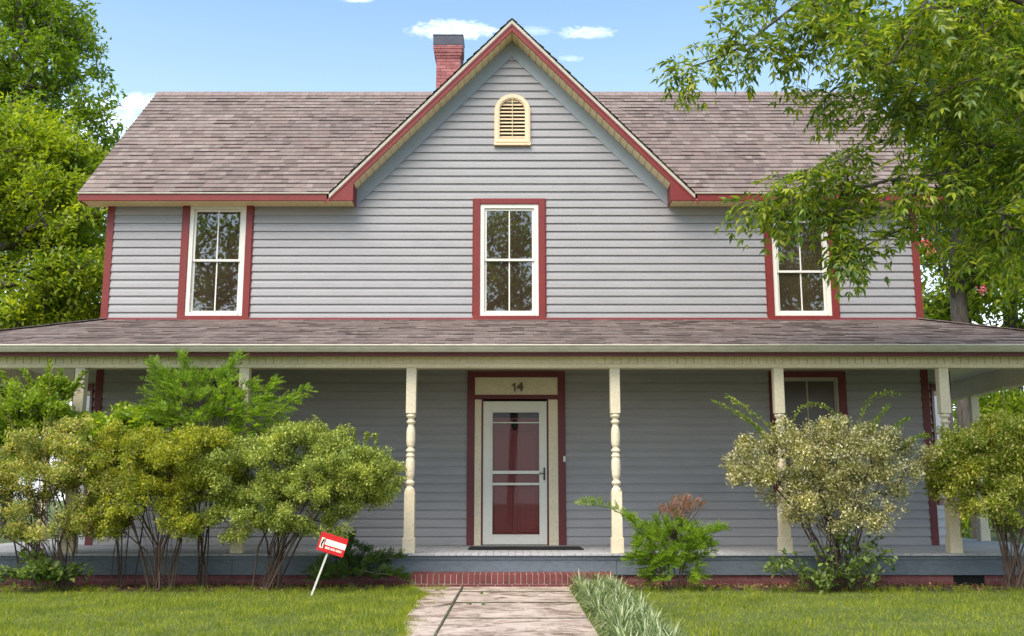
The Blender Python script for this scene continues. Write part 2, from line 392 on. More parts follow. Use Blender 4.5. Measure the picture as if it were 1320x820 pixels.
for a, b, c, d in ((dx0 - .001, dx0 + .02, dz0, dz1), (dx1 - .02, dx1 + .001, dz0, dz1), (dx0 + .02, dx1 - .02, dz1 - .02, dz1)): mb.box(a, b, yf - .008, yf + .01, c, d)
for a, b, c, d in ((gx0 - .014, gx0, gz0, gz1), (gx1, gx1 + .014, gz0, gz1), (gx0 - .014, gx1 + .014, gz1, gz1 + .014), (gx0 - .014, gx1 + .014, gz0 - .014, gz0)): mb.box(a, b, yf - .007, yf + .01, c, d)
hb(mb, 'frame_edge', M['white'], st, .002)
for py, h in ((545, .016), (609, .045), (624, .035)):
    z = P(0, py, WY)[2]; mb = MB(); mb.box(gx0 + .001, gx1 - .001, yf + .004, yb, z - h / 2, z + h / 2); hb(mb, 'rail', M['white'], st, .003)
mb = MB(); mb.face([(gx0, WY - .018, gz0), (gx1, WY - .018, gz0), (gx1, WY - .018, gz1), (gx0, WY - .018, gz1)]); hb(mb, 'pane', M['storm'], st)
hx, hz = P(701.5, 0, WY)[0], P(0, 611, WY)[2]
mb = MB(); hx = .465; mb.box(hx - .013, hx + .013, yf - .02, yf - .001, hz - .09, hz + .09); mb.box(hx - .075, hx + .008, yf - .05, yf - .035, hz - .002, hz + .014); mb.box(hx - .006, hx + .006, yf - .05, yf - .015, hz, hz + .012)
hb(mb, 'handle', M['handle'], st, .004)
# panelled inner door
mb = MB(); Yd = WY + .06; mb.box(dx0 - .01, dx1 + .01, Yd, Yd + .045, FL, 2.46)
inn = hb(mb, 'front_door', M['doorred'])
for (a, b) in ((-.30, .01), (.075, .385)):
    for (c, d) in ((.56, 1.22), (1.34, 2.0)):
        mb = MB(); mb.box(a, b, Yd - .018, Yd - .001, c, d); mb.box(a + .04, b - .04, Yd - .026, Yd - .017, c + .04, d - .04); hb(mb, 'door_panel', M['doorred'], inn, .008)
mb = MB(); mb.lathe([(.002, 0), (.03, .01), (.045, .06), (.03, .12), (.008, .15)], (.04, Yd - .05, 2.02), 10); hb(mb, 'knocker', M['black'], inn)
mb = MB(); mb.box(-.42, .50, Yd - .02, Yd - .002, 2.2, 2.46); hb(mb, 'fanlight', M['dark'], inn)
mb = MB(); mb.box(.757 - .02, .757 + .015, WY - .058, WY - .046, 1.56, 1.64); hb(mb, 'doorbell', M['white'], bev=.005)
def text(name, s, size, mat, parent, loc, rot, ext=.004, sx=1.0, bold=0):
    cu = bpy.data.curves.new(name, 'FONT'); cu.body = s; cu.size = size; cu.extrude = ext; cu.align_x = 'CENTER'; cu.align_y = 'CENTER'; cu.offset = bold
    t = bpy.data.objects.new('t', cu); col.objects.link(t)
    dg = bpy.context.evaluated_depsgraph_get(); me = bpy.data.meshes.new_from_object(t.evaluated_get(dg)); bpy.data.objects.remove(t); me.name = name
    me.materials.clear(); me.materials.append(mat)
    o = bpy.data.objects.new(name, me); col.objects.link(o); o.parent = parent; o.location = loc; o.rotation_euler = rot; o.scale = (sx, 1, 1); return o
nx, _, nz = P(666.5, 499.5, WY)
f = MB(); dxo = nx - .052; f.prism([(dxo + .008, WY - .034, nz - .062), (dxo + .030, WY - .034, nz - .062), (dxo + .030, WY - .034, nz + .062), (dxo + .012, WY - .034, nz + .062), (dxo - .002, WY - .034, nz + .045), (dxo - .026, WY - .034, nz + .036), (dxo - .026, WY - .034, nz + .018), (dxo + .008, WY - .034, nz + .030)], (0, .006, 0)); hb(f, 'house_digit', M['digit'], tp)
text('house_digit', '4', .17, M['digit'], tp, (nx + .045, -.032, nz), (PI / 2, 0, 0), bold=.006, sx=1.1)
# ---- roofs : stepped shingle courses
def courses(mb, org, udir, vdir, nrm, vlen, rng, exp=.1433, lift=.011, thick=.0, seed=1):
    org = Vector(org); udir = Vector(udir); vdir = Vector(vdir).normalized(); nrm = Vector(nrm).normalized()
    n = int(math.ceil(vlen / exp)); rr = random.Random(seed)
    for k in range(n):
        v0 = k * exp; v1 = min(vlen, v0 + exp)
        a0, a1 = rng(v0); b0, b1 = rng(v1)
        if a1 - a0 < .01 and b1 - b0 < .01: continue
        # split the course into tabs with slightly different butt heights
        m = max(1, int((a1 - a0) / .33)); 
        for j in range(m):
            f0 = j / m; f1 = (j + 1) / m
            l = lift * rr.choice((.7, 1.0, 1.0, 1.6))
            pa = org + udir * (a0 + (a1 - a0) * f0) + vdir * v0; pb = org + udir * (a0 + (a1 - a0) * f1) + vdir * v0
            pc = org + udir * (b0 + (b1 - b0) * f1) + vdir * v1; pd = org + udir * (b0 + (b1 - b0) * f0) + vdir * v1
            ua, ub = a0 + (a1 - a0) * f0, a0 + (a1 - a0) * f1; uc, ud = b0 + (b1 - b0) * f1, b0 + (b1 - b0) * f0
            mb.face([pa + nrm * l, pb + nrm * l, pc + nrm * .001, pd + nrm * .001], [(ua, v0 + .004), (ub, v0 + .004), (uc, v1 - .004), (ud, v1 - .004)])
            mb.face([pa - nrm * .004, pb - nrm * .004, pb + nrm * l, pa + nrm * l], [(ua, v0 + .004), (ub, v0 + .004), (ub, v0 + .01), (ua, v0 + .01)])
SL = math.hypot(RY - EY, RZ - EZ); vd = Vector((0, RY - EY, RZ - EZ)).normalized(); nr = Vector((0, -vd.z, vd.y))
mb = MB()
def vx(v): z = EZ + vd.z * v; return max(0, (AP - z) / GS)
courses(mb, (0, EY, EZ), (1, 0, 0), vd, nr, SL, lambda v: (-RX, -vx(v)), seed=1)
courses(mb, (0, EY, EZ), (1, 0, 0), vd, nr, SL, lambda v: (vx(v), RX), seed=2)
courses(mb, (0, 2 * RY - EY, EZ), (-1, 0, 0), (0, -vd.y, vd.z), (0, vd.z, vd.y), SL, lambda v: (-RX, RX), seed=3)
gl = math.hypot(GW, GW * GS)
for s in (-1, 1):
    # gable roof: v runs up the slope from the eave, u runs back from the rake to the valley
    courses(mb, (s * GW, EY - .03, EZ + .005), (0, 1, 0), (-s, 0, GS), (s * GS, 0, 1), gl, lambda v: (0, .03 + (RY - EY) * v / gl), seed=5 + s)
roof = hb(mb, 'roof', M['shingle'])
mb = MB(); k = -RX
while k < RX - .01:
    e = min(RX, k + .145)
    for sg in (-1, 1): mb.prism([(k, RY, RZ + .020), (k, RY + sg * .14, RZ + .020 - .14 * MS + .006), (k, RY + sg * .14, RZ + .008 - .14 * MS + .006), (k, RY, RZ + .010)], (e - k - .004, 0, 0))
    k += .145
hb(mb, 'ridge_cap', paint('ridge shingles', (.25, .19, .175), .9, .25, 7, .3, .4), roof)
# closed soffit underside of the roof deck
mb = MB()
mb.prism([(-RX + .02, EY + .03, EZ - .02), (-RX + .02, RY, RZ - .03), (-RX + .02, BACK + .33, EZ - .02), (-RX + .02, BACK + .2, EZ - .1), (-RX + .02, RY, RZ - .14), (-RX + .02, EY + .16, EZ - .1)], (.12, 0, 0))
hb(mb, 'rake_board', M['red']); mb = MB()
mb.prism([(RX - .14, EY + .03, EZ - .02), (RX - .14, RY, RZ - .03), (RX - .14, BACK + .33, EZ - .02), (RX - .14, BACK + .2, EZ - .1), (RX - .14, RY, RZ - .14), (RX - .14, EY + .16, EZ - .1)], (.12, 0, 0))
hb(mb, 'rake_board', M['red'])
# front rake: pale drip strip, red fascia, soffit, frieze
for s in (-1, 1):
    def q4(o0, o1, xa, xb): return [(s * xa, AP - GS * xa - o0), (s * xb, AP - GS * xb - o0), (s * xb, AP - GS * xb - o1), (s * xa, AP - GS * xa - o1)]
    def pr(pts, y0, y1, mb): mb.prism([(x, y0, z) for x, z in pts], (0, y1 - y0, 0))
    mb = MB(); pr(q4(.022, .078, 0, GW + .02), EY - .012, EY + .03, mb); hb(mb, 'drip_edge', M['gutter'])
    mb = MB()
    zb = 5.365; xo = (AP - .078 - zb) / GS; xi = 2.345
    pr([(0, AP - .079), (s * xo, zb), (s * (xi), zb), (s * xi, AP - GS * xi - .2), (0, AP - .2)], EY, EY + .028, mb)
    mb.box(*sorted((s * (xi), s * (xi + .02))), EY + .029, WY, zb, AP - GS * xi - .2)
    hb(mb, 'rake_board', M['red'], bev=.003)
    # raised crown strip on the rake board
    mb = MB(); pr(q4(.082, .115, 0, xo + .02), EY - .008, EY - .001, mb); hb(mb, 'rake_moulding', M['red'])
    # soffit boards under the rake
    mb = MB(); n = 26; L = xi + .02
    for k in range(n):
        xa = L * k / n + .004; xb = L * (k + 1) / n - .004
        za = AP - GS * xa - .195; zc = AP - GS * xb - .195
        mb.prism([(s * xa, EY + .03, za), (s * xb, EY + .03, zc), (s * xb, EY + .03, zc + .02), (s * xa, EY + .03, za + .02)], (0, WY - EY - .03, 0))
    mb.prism([(0, EY + .03, AP - .172), (s * L, EY + .03, AP - GS * L - .172), (s * L, EY + .03, AP - GS * L - .165), (0, EY + .03, AP - .165)], (0, WY - EY - .03, 0))
    hb(mb, 'rake_soffit', M['soffit'])
    mb = MB(); xl = (8.03 - 5.40) / GS
    pr([(0, 8.035), (s * 2.345, 8.035 - GS * 2.345), (s * 2.345, 5.385), (s * (7.765 - 5.385) / GS, 5.385), (0, 7.765)], WY - .026, WY - .001, mb)
    hb(mb, 'frieze_board', M['frieze'], bev=.003)
    # eave fascia, drip edge, soffit
    a, b = sorted((s * (xi + .021), s * RX))
    mb = MB(); a2, b2 = sorted((s * (xo - .001), s * RX)); mb.box(a2, b2, EY, EY + .028, 5.365, 5.467)
    mb.box(*sorted((s * (RX - .03), s * RX)), EY + .029, EY + .3, 5.365, 5.467)
    hb(mb, 'eave_fascia', M['red'], bev=.003)
    mb = MB(); a3, b3 = sorted((s * (GW + .02), s * (RX + .01))); mb.box(a3, b3, EY - .018, EY + .02, 5.468, 5.486); hb(mb, 'drip_edge', M['gutter'])
    mb = MB(); n = int((b - a) / .105)
    for k in range(n):
        xa = a + (b - a) * k / n + .003; xb = a + (b - a) * (k + 1) / n - .003; mb.box(xa, xb, EY + .03, WY - .03, 5.375, 5.39)
    mb.box(a, b, EY + .03, WY + .1, 5.391, 5.40); mb.box(a, b, WY - .03, WY - .0005, 5.37, 5.389)
    hb(mb, 'eave_soffit', M['soffit'])
# gable vent
def arch(cx, w, z0, zt, n=14):
    r = w / 2; zc = zt - r; return [(cx - r, z0), (cx + r, z0)] + [(cx + r * math.cos(PI * k / n), zc + r * math.sin(PI * k / n)) for k in range(n + 1)]
vxc = .005; vz0 = P(0, 188, WY)[2] + .01; vzt = P(0, 123, WY)[2]
po = arch(vxc, .545, vz0, vzt); pi_ = arch(vxc, .385, vz0 + .09, vzt - .08)
mb = MB()
for (y0, A, B) in ((WY - .055, po, pi_),):
    n = len(A)
    for i in range(n):
        j = (i + 1) % n
        mb.face([(A[i][0], y0, A[i][1]), (A[j][0], y0, A[j][1]), (B[j][0], y0, B[j][1]), (B[i][0], y0, B[i][1])])
        mb.face([(A[i][0], y0, A[i][1]), (A[i][0], WY, A[i][1]), (A[j][0], WY, A[j][1]), (A[j][0], y0, A[j][1])])
        mb.face([(B[i][0], y0, B[i][1]), (B[j][0], y0, B[j][1]), (B[j][0], WY, B[j][1]), (B[i][0], WY, B[i][1])])
pm_ = arch(vxc, .50, vz0 + .028, vzt - .022)
pn_ = arch(vxc, .42, vz0 + .070, vzt - .062)
for i in range(len(pm_)):
    j = (i + 1) % len(pm_)
    mb.face([(pm_[i][0], WY - .068, pm_[i][1]), (pm_[j][0], WY - .068, pm_[j][1]), (pn_[j][0], WY - .068, pn_[j][1]), (pn_[i][0], WY - .068, pn_[i][1])])
    for Q, sgn in ((pm_, 1), (pn_, -1)): mb.face([(Q[i][0], WY - .068, Q[i][1]), (Q[j][0], WY - .068, Q[j][1]), (Q[j][0], WY - .05, Q[j][1]), (Q[i][0], WY - .05, Q[i][1])])
mb.box(vxc - .28, vxc + .28, WY - .075, WY, vz0 - .02, vz0 + .012)
vent = hb(mb, 'gable_vent', M['vent'])
mb = MB(); r = .1925; zc = vzt - .08 - r; nl = 11; zb0 = vz0 + .09; H = vzt - .08 - zb0
for k in range(nl):
    z = zb0 + H * (k + .3) / nl; hw = r if z < zc else math.sqrt(max(0, r * r - (z + .02 - zc) ** 2))
    if hw < .03: continue
    mb.prism([(vxc - hw, WY - .045, z), (vxc - hw, WY - .04, z - .006), (vxc - hw, WY - .005, z + .030), (vxc - hw, WY - .01, z + .036)], (2 * hw, 0, 0))
mb.box(vxc - .006, vxc + .006, WY - .05, WY - .03, zb0, zc + r)
hb(mb, 'louvre', M['vent'], vent)
mb = MB(); mb.box(vxc - r - .01, vxc + r + .01, WY + .005, WY + .01, zb0 - .02, zc + r + .01); hb(mb, 'vent_backing', M['dark'], vent)
# chimney
mb = MB(); cy0 = 17.75; cx0, cx1 = -1.385, -.955
mb.box(cx0, cx1, cy0, cy0 + .43, 7.6, 8.98); 
for k, (e, z0, z1) in enumerate(((.012, 8.98, 9.02), (.03, 9.021, 9.08), (.045, 9.081, 9.145), (.055, 9.146, 9.21))): mb.box(cx0 - e, cx1 + e, cy0 - e, cy0 + .43 + e, z0, z1)
ch = hb(mb, 'chimney', M['cbrick'], bev=.004)
mb = MB(); e = .058; mb.box(cx0 - e, cx1 + e, cy0 - e, cy0 + .43 + e, 9.211, 9.40); mb.box(cx0 - e - .008, cx1 + e + .008, cy0 - e - .008, cy0 + .438 + e, 9.401, 9.415); hb(mb, 'chimney_cap', M['metal'], ch, .005)
mb = MB(); mb.box(cx0 - .06, cx1 + .06, cy0 - .06, cy0 + .3, 8.1, 8.30); mb.box(cx1 + .001, cx1 + .02, cy0 + .05, cy0 + .1, 8.2, 9.0); hb(mb, 'flashing', M['gutter'], ch, .01)
# ---- porch roof (hip round three sides)
OX = PX + .37; OY = 12.5; OZ = 2.905; WZ = 3.645; run = WY - OY
px0 = CX
mb = MB(); L = math.hypot(run, WZ - OZ); v_ = Vector((0, run, WZ - OZ)).normalized(); n_ = Vector((0, -v_.z, v_.y))
xr = OX - CX
courses(mb, (0, OY, OZ), (1, 0, 0), v_, n_, L, lambda v: (-(OX - xr * v / L), OX - xr * v / L), lift=.009, seed=8)
hz = WZ - OZ; BKY = BACK - 1.0
for s in (-1, 1):
    L2 = math.hypot(xr, hz)
    courses(mb, (s * OX, OY, OZ), (0, 1, 0), (-s * xr, 0, hz), (s * hz, 0, xr), L2, lambda v: (run * v / L2, BKY - OY), seed=11 + s)
    a = Vector((s * OX, OY, OZ + .012)); b = Vector((s * CX, WY, WZ + .012)); mb.bar(a, b, .22, .012)
hb(mb, 'porch_roof', M['shingle'])
mb = MB(); mb.box(-CX - .03, CX + .03, WY - .05, WY - .018, 3.52, 3.665)
hb(mb, 'roof_flashing', paint('red flashing', (.20, .03, .035), .5, .2, 2, .3, .1), bev=.004)
# gutter profile swept along x and along the sides
gp = [(0, 0), (-.012, -.0), (-.125, -.005), (-.128, -.022), (-.112, -.030), (-.104, -.052), (-.085, -.078), (-.075, -.092), (0, -.092)]
g = MB(); yw = OY + .09
g.prism([(-OX - .05, yw + a, OZ + .002 + b) for a, b in gp], (2 * OX + .1, 0, 0))
for s in (-1, 1): g.prism([(s * (OX - .09 - a), yw + .05, OZ + .002 + b) for a, b in gp], (0, BKY - yw, 0))
hb(g, 'gutter', M['gutter'])
f = MB(); f.box(-OX + .09, OX - .09, yw + .001, yw + .03, OZ - .135, OZ - .012)
for s in (-1, 1): f.box(*sorted((s * (OX - .12), s * (OX - .091))), yw + .031, BKY, OZ - .135, OZ - .012)
hb(f, 'porch_fascia', M['shaded_red'])
bz0, bz1 = 2.655, 2.80
f = MB(); f.box(-OX + .12, OX - .12, yw + .031, PF - .07, OZ - .105, OZ - .095)
for s in (-1, 1): f.box(*sorted((s * (OX - .13), s * (PX + .07))), PF - .07, BKY, OZ - .105, OZ - .095)
hb(f, 'porch_soffit', M['soffit'])
# beam: backing, beaded face strips, bottom board
cz = 2.95
f = MB(); yb0 = PF - .065; yb1 = PF + .065
f.box(-PX - .06, PX + .06, yb0 + .012, yb1 - .012, bz0 + .05, cz - .001)
w = .1015; n = int((2 * PX + .12) / w)
for k in range(n):
    xa = -PX - .06 + k * w; f.box(xa + .006, xa + w - .006, yb0, yb0 + .011, bz0 + .051, OZ - .107); f.box(xa + .003, xa + w - .003, yb1 - .011, yb1, bz0 + .051, OZ - .107)
for s in (-1, 1):
    f.box(*sorted((s * (PX - .05), s * (PX + .05))), yb1 + .001, BKY, bz0 + .05, cz - .001)
    n2 = int((BKY - yb1) / w)
    for k in range(n2):
        ya = yb1 + k * w; f.box(*sorted((s * (PX - .062), s * (PX - .051))), ya + .004, ya + w - .004, bz0 + .051, cz - .002)
beam = hb(f, 'porch_beam', paint('beam cream', (.76, .70, .55), .45, .08, 2.0, .16, .05))
f = MB(); f.box(-PX - .075, PX + .075, yb0 - .014, yb1 + .014, bz0, bz0 + .049)
for s in (-1, 1): f.box(*sorted((s * (PX - .075), s * (PX + .075))), yb1 + .015, BKY, bz0, bz0 + .049)
hb(f, 'beam_trim', M['cream'], beam, .004)
# ceiling
f = MB(); cz = 2.95
def ceilstrip(xa, xb, ya, yb):
    n = max(1, int((yb - ya) / .09))
    for k in range(n): f.box(xa, xb, ya + (yb - ya) * k / n + .002, ya + (yb - ya) * (k + 1) / n - .002, cz, cz + .012)
ceilstrip(-PX + .05, PX - .05, PF + .06, WY - .02)
for s in (-1, 1): ceilstrip(*sorted((s * (CX + .0), s * (PX - .05))), WY - .019, BKY)
f.box(-PX, PX, PF, WY - .02, cz + .013, cz + .02); 
for s in (-1, 1): f.box(*sorted((s * CX, s * PX)), WY - .02, BKY, cz + .013, cz + .02)
hb(f, 'porch_ceiling', M['ceil'])
f = MB(); f.box(-CX + .1, CX - .1, WY - .03, WY - .001, 2.90, 2.949); hb(f, 'ceiling_moulding', M['cream'])
lx, _, lz = P(665.5, 477, 14.0)
for x, y, zz in ((lx, 14.0, 2.785), (P(1313, 478, 13.4)[0], 13.4, 2.72)):
    f = MB(); f.lathe([(.09, cz - zz), (.10, .05), (.09, .03), (.05, .006), (.001, 0)], (x, y, zz), 18); hb(f, 'porch_light', M['lampglass'], smooth=True)
# posts
def sq(mb, x, y, h, z0, z1): mb.box(x - h, x + h, y - h, y + h, z0, z1)
pf = [(.045, 2.085), (.060, 2.075), (.062, 2.05), (.040, 2.025), (.033, 2.01), (.055, 1.99), (.057, 1.975), (.038, 1.955), (.034, 1.94), (.050, 1.90), (.056, 1.85), (.056, 1.74), (.048, 1.69), (.034, 1.665),
      (.036, 1.655), (.056, 1.64), (.058, 1.62), (.040, 1.60), (.040, 1.59), (.056, 1.57), (.056, 1.555), (.046, 1.54), (.056, 1.50), (.058, 1.42), (.052, 1.32), (.036, 1.27), (.036, 1.26), (.056, 1.245), (.058, 1.225),
      (.040, 1.20), (.036, 1.185), (.060, 1.15), (.062, 1.13), (.045, 1.11)]
first = None
def post(x, y):
    global first
    if first is None:
        mb = MB(); sq(mb, 0, 0, .062, 2.085, bz0); mb.lathe(pf, (0, 0, 0), 20); sq(mb, 0, 0, .064, .57, 1.125); sq(mb, 0, 0, .076, FL, .57)
        me = mb.build('porch_post', M['cream'], None, .006); first = me; o = me
    else: o = first.copy(); col.objects.link(o)
    o.parent = house; o.location = (x, y - WY, 0)
for x in (-PX, -5.42, -3.36, -1.262, 1.29, 3.345, 5.415, PX): post(x, PF)
for s in (-1, 1):
    for y in (16.5, 18.7): post(s * PX, y)
# floor, skirt, foundation
f = MB(); n = int(2 * (PX + .14) / .09); FX = PX + .14
for k in range(n):
    xa = -FX + 2 * FX * k / n; xb = -FX + 2 * FX * (k + 1) / n; z = FL + R.uniform(-.0008, .0008)
    f.box(xa + .0015, xb - .0015, PF - .11, WY - .001, z - .028, z)
for s in (-1, 1):
    a, b = sorted((s * CX, s * FX)); m = int((BKY - WY) / .09)
    for k in range(m): f.box(a, b, WY + .09 * k + .0015, WY + .09 * (k + 1) - .0015, FL - .028, FL + R.uniform(-.0008, .0008))
hb(f, 'porch_floor', M['deck'], bev=.003)
f = MB()
for xa, xb in ((-FX + .05, -3.4), (-3.397, 1.27), (1.274, FX - .05)): f.box(xa, xb, PF - .07, PF - .02, .125, FL - .03)
for s in (-1, 1): f.box(*sorted((s * (FX - .05), s * (FX - .1))), PF - .019, BKY, .125, FL - .03)
f.box(-FX + .04, FX - .04, PF - .082, PF - .071, FL - .075, FL - .03)
hb(f, 'skirt_board', M['skirt'], bev=.003)
f = MB(); v0, v1 = 5.36, 5.74
for xa, xb in ((-FX + .1, v0), (v1, FX - .1)): f.box(xa, xb, PF - .04, PF + .1, -.1, .124)
for s in (-1, 1): f.box(*sorted((s * (FX - .1), s * (FX - .25))), PF + .101, BKY, -.1, .124)
fo = hb(f, 'foundation', M['brick'])
f = MB(); f.box(v0, v1, PF, PF + .02, -.1, .124); hb(f, 'vent_opening', M['dark'], fo)
f = MB()
for k in range(20): xa = v0 + (v1 - v0) * (k + .5) / 20; f.box(xa - .002, xa + .002, PF - .034, PF - .03, .0, .12)
for k in range(6): f.box(v0, v1, PF - .029, PF - .026, .01 + k * .02, .014 + k * .02)
hb(f, 'vent_grille', M['black'], fo)
# door mat
f = MB(); f.box(-.57, .93, 13.62, 14.36, FL + .002, FL + .012)
for k in range(46): f.box(-.56 + k * .0322, -.542 + k * .0322, 13.63, 14.35, FL + .0125, FL + .017)
tag(f.build('door_mat', M['black']), 'black ribbed doormat on the porch boards before the door', 'doormat')
# brick step
step = empty('brick_step', (0, 12.65, 0)); tag(step, 'low red brick step between the concrete path and the porch', 'step')
def sb(mb, name, mat, par, bev=0):
    o = mb.build(name, mat, None, bev); o.parent = par; o.data.transform(__import__('mathutils').Matrix.Translation(-Vector(par.location))); return o
f = MB(); f.box(-1.2, 1.2, 12.46, 12.82, -.05, .158); sb(f, 'mortar_bed', M['mortar'], step)
f = MB(); n = 35
for k in range(n):
    xa = -1.205 + 2.41 * k / n; j = R.uniform(-.003, .003); f.box(xa + .004, xa + 2.41 / n - .004, 12.45 + j, 12.66, .055, .166 + j)
    f.box(xa + .004, xa + 2.41 / n - .004, 12.668 + j, 12.826, .1, .166 + j)
n = 12
for k in range(n): xa = -1.205 + 2.41 * k / n; f.box(xa + .004, xa + 2.41 / n - .004, 12.452, 12.66, -.03, .047)
sb(f, 'brick_course', M['stepbrick'], step, .006)
# ------------------------------------------------------------------ ground
def flat(name, pts, z, mat, kind='structure'):
    mb = MB(); mb.face([(x, y, z) for x, y in pts]); return tag(mb.build(name, mat), kind=kind)
flat('ground', [(-300, -150), (300, -150), (300, 400), (-300, 400)], 0, M['ground'])
bedL = [(-7.8, 12.05), (-6, 11.95), (-4.4, 12.0), (-3, 11.95), (-1.9, 12.1), (-1.2, 12.35), (-1.21, 12.88), (-7.8, 12.88)]
bedR = [(1.21, 12.88), (1.21, 12.4), (2.2, 12.2), (3.2, 12.05), (4.6, 12.1), (6.2, 12.1), (7.8, 12.2), (7.8, 12.88)]
flat('planting_bed', bedL, .004, M['mulch']); flat('planting_bed', bedR, .004, M['mulch'])
# path slabs
f = MB(); lx_, rx_ = -.57, .66
ys = [12.45, 11.75, 10.55, 9.2, 7.6, 6.0, 4.4, 2.8, 1.2]
def slab(pts, z): f.prism([(x, y, -.05) for x, y in pts], (0, 0, z + .05))
for a, b in zip(ys, ys[1:]):
    slab([(lx_ + R.uniform(-.01, .01), b + .012), (rx_, b + .012), (rx_ + R.uniform(-.01, .01), a - .012), (lx_, a - .012)], .018 + R.uniform(0, .008))
edge = [(-1.28, 12.45), (-1.16, 11.95), (-.93, 11.3), (-.965, 10.6), (-.93, 9.4), (-.82, 8.2), (-.80, 6.5)]
arcx = lambda t, y0, d: [(edge_x + (lx_ - .02 - edge_x) * u, y0 - d * math.sin(PI * u)) for u in t for edge_x in [-.95]]
slab([(-1.28, 12.44), (-1.1, 11.9), (-.98, 11.55), (-.80, 11.7), (lx_ - .02, 11.78), (lx_ - .02, 12.44)], .02)
slab([(-.96, 11.52), (-.93, 11.25), (-.965, 10.62)] + arcx([.15, .3, .5, .7, .85, .99], 10.5, .28) + [(lx_ - .02, 11.75), (-.80, 11.67)], .03)
slab([(-.965, 10.56), (-.93, 9.4), (-.90, 9.0)] + arcx([.15, .3, .5, .7, .85, .99], 8.95, .25) + [(lx_ - .02, 10.42)] + arcx([.85, .7, .5, .3, .15], 10.44, .28), .022)
slab([(-.90, 8.94), (-.82, 8.2), (-.80, 6.5), (lx_ - .02, 6.5), (lx_ - .02, 8.9)] + arcx([.85, .7, .5, .3, .15], 8.89, .25), .028)
jf = MB()
for y_ in ys[1:]: jf.box(lx_, rx_, y_ - .011, y_ + .012, .0, .0285)
jf.box(lx_ - .019, lx_ - .002, 6.5, 12.44, .0, .031)
tag(jf.build('path_joint', soil('mossy joint fill', [(.35, (.05, .045, .03)), (.6, (.10, .11, .05)), (.68, (.36, .30, .25))], 5), None), kind='structure')
pth = f.build('path', M['concrete'], None, .006); tag(pth, kind='structure')
# ------------------------------------------------------------------ foliage machinery
def unit(v): return v / (np.linalg.norm(v, axis=-1, keepdims=True) + 1e-9)
def leaf_arrays(p, d, n, ln, wd, droop=.15, wide=.42):
    """pointed leaf, 5 verts, 4 tris, folded along the midrib"""
    d = unit(d); s = unit(np.cross(d, n)); n = unit(np.cross(s, d))
    ln = ln[:, None]; wd = wd[:, None]
    mid = p + d * ln * wide - n * wd * .10
    l = p + d * ln * wide + s * wd / 2 + n * wd * .10; r = p + d * ln * wide - s * wd / 2 + n * wd * .10
    t = p + d * ln - n * ln * droop
    V = np.stack([p, l, t, r, mid], 1).reshape(-1, 3)
    F_ = np.array([0, 4, 1, 1, 4, 2, 4, 3, 2, 0, 3, 4])
    return V, F_, 5, 4
def leaf2(p, d, n, ln, wd, droop=.15, wide=.45):
    d = unit(d); s = unit(np.cross(d, n)); n = unit(np.cross(s, d)); ln = ln[:, None]; wd = wd[:, None]
    V = np.stack([p, p + d * ln * wide + s * wd / 2 + n * wd * .15, p + d * ln - n * ln * droop, p + d * ln * wide - s * wd / 2 + n * wd * .15], 1).reshape(-1, 3)
    return V, np.array([0, 3, 2, 0, 2, 1]), 4, 2
def leaves_obj(name, mat, p, d, n, ln, wd, parent, fine=True, droop=.15, wide=.42, off=None):
    V, F_, nv, nf = (leaf_arrays if fine else leaf2)(p, d, n, ln, wd, droop, wide)
    k = len(p); loops = (np.arange(k)[:, None] * nv + F_[None, :]).ravel()
    if off is not None: V = V - np.array(off)
    return npmesh(name, V, np.full(k * nf, 3), loops, mat, parent)
def rdir(k): return unit(R.normal(size=(k, 3)))
def tubes(name, mat, A, B, ra, rb, parent, off, k=6):
    d = unit(B - A); ref = np.where(np.abs(d[:, 2:3]) > .9, np.array([[1., 0, 0]]), np.array([[0., 0, 1]]))
    s = unit(np.cross(d, ref)); u = np.cross(s, d); an = np.arange(k) * 2 * PI / k
    ring = s[:, None] * np.cos(an)[None, :, None] + u[:, None] * np.sin(an)[None, :, None]
    V = np.concatenate([A[:, None] + ring * ra[:, None, None], B[:, None] + d[:, None] * rb[:, None, None] * .3 + ring * rb[:, None, None]], 1)
    V = V.reshape(-1, 3) - np.array(off); m = len(A)
    fi = np.array([[i, (i + 1) % k, k + (i + 1) % k, k + i] for i in range(k)]).ravel()
    loops = (np.arange(m)[:, None] * 2 * k + fi[None]).ravel()
    o = npmesh(name, V, np.full(m * k, 4), loops, mat, parent)
    o.data.polygons.foreach_set('use_smooth', np.ones(m * k, bool)); return o
def blobs_to_tips(blobs, n, shell=.55):
    """blobs: (px, py, rx_px, ry_px, Y, rY[, weight])"""
    W = np.array([b[2] * b[3] * (b[6] if len(b) > 6 else 1) for b in blobs], float); W /= W.sum()
    out = []
    for b, c in zip(blobs, R.multinomial(n, W)):
        x, y, z = P(b[0], b[1], b[4]); sc = F / (b[4] * math.cos(TH) + (z - CAMH) * math.sin(TH))
        r = (R.random(c) * (1 - shell ** 3) + shell ** 3) ** (1 / 3)
        q = rdir(c) * r[:, None] * np.array([b[2] / sc, b[5], b[3] / sc]) + np.array([x, y, z]); out.append(q)
    q = np.concatenate(out); q[:, 2] = np.maximum(q[:, 2], .12); return q
def clumped(blobs, n, shell, k, rad):
    c = blobs_to_tips(blobs, k, shell); q = c[R.integers(0, k, n)] + rdir(n) * (R.random(n) ** .45)[:, None] * rad * np.array([1, 1, .62]) * R.uniform(.6, 1.3, (n, 1)); q[:, 2] = np.maximum(q[:, 2], .2); return q
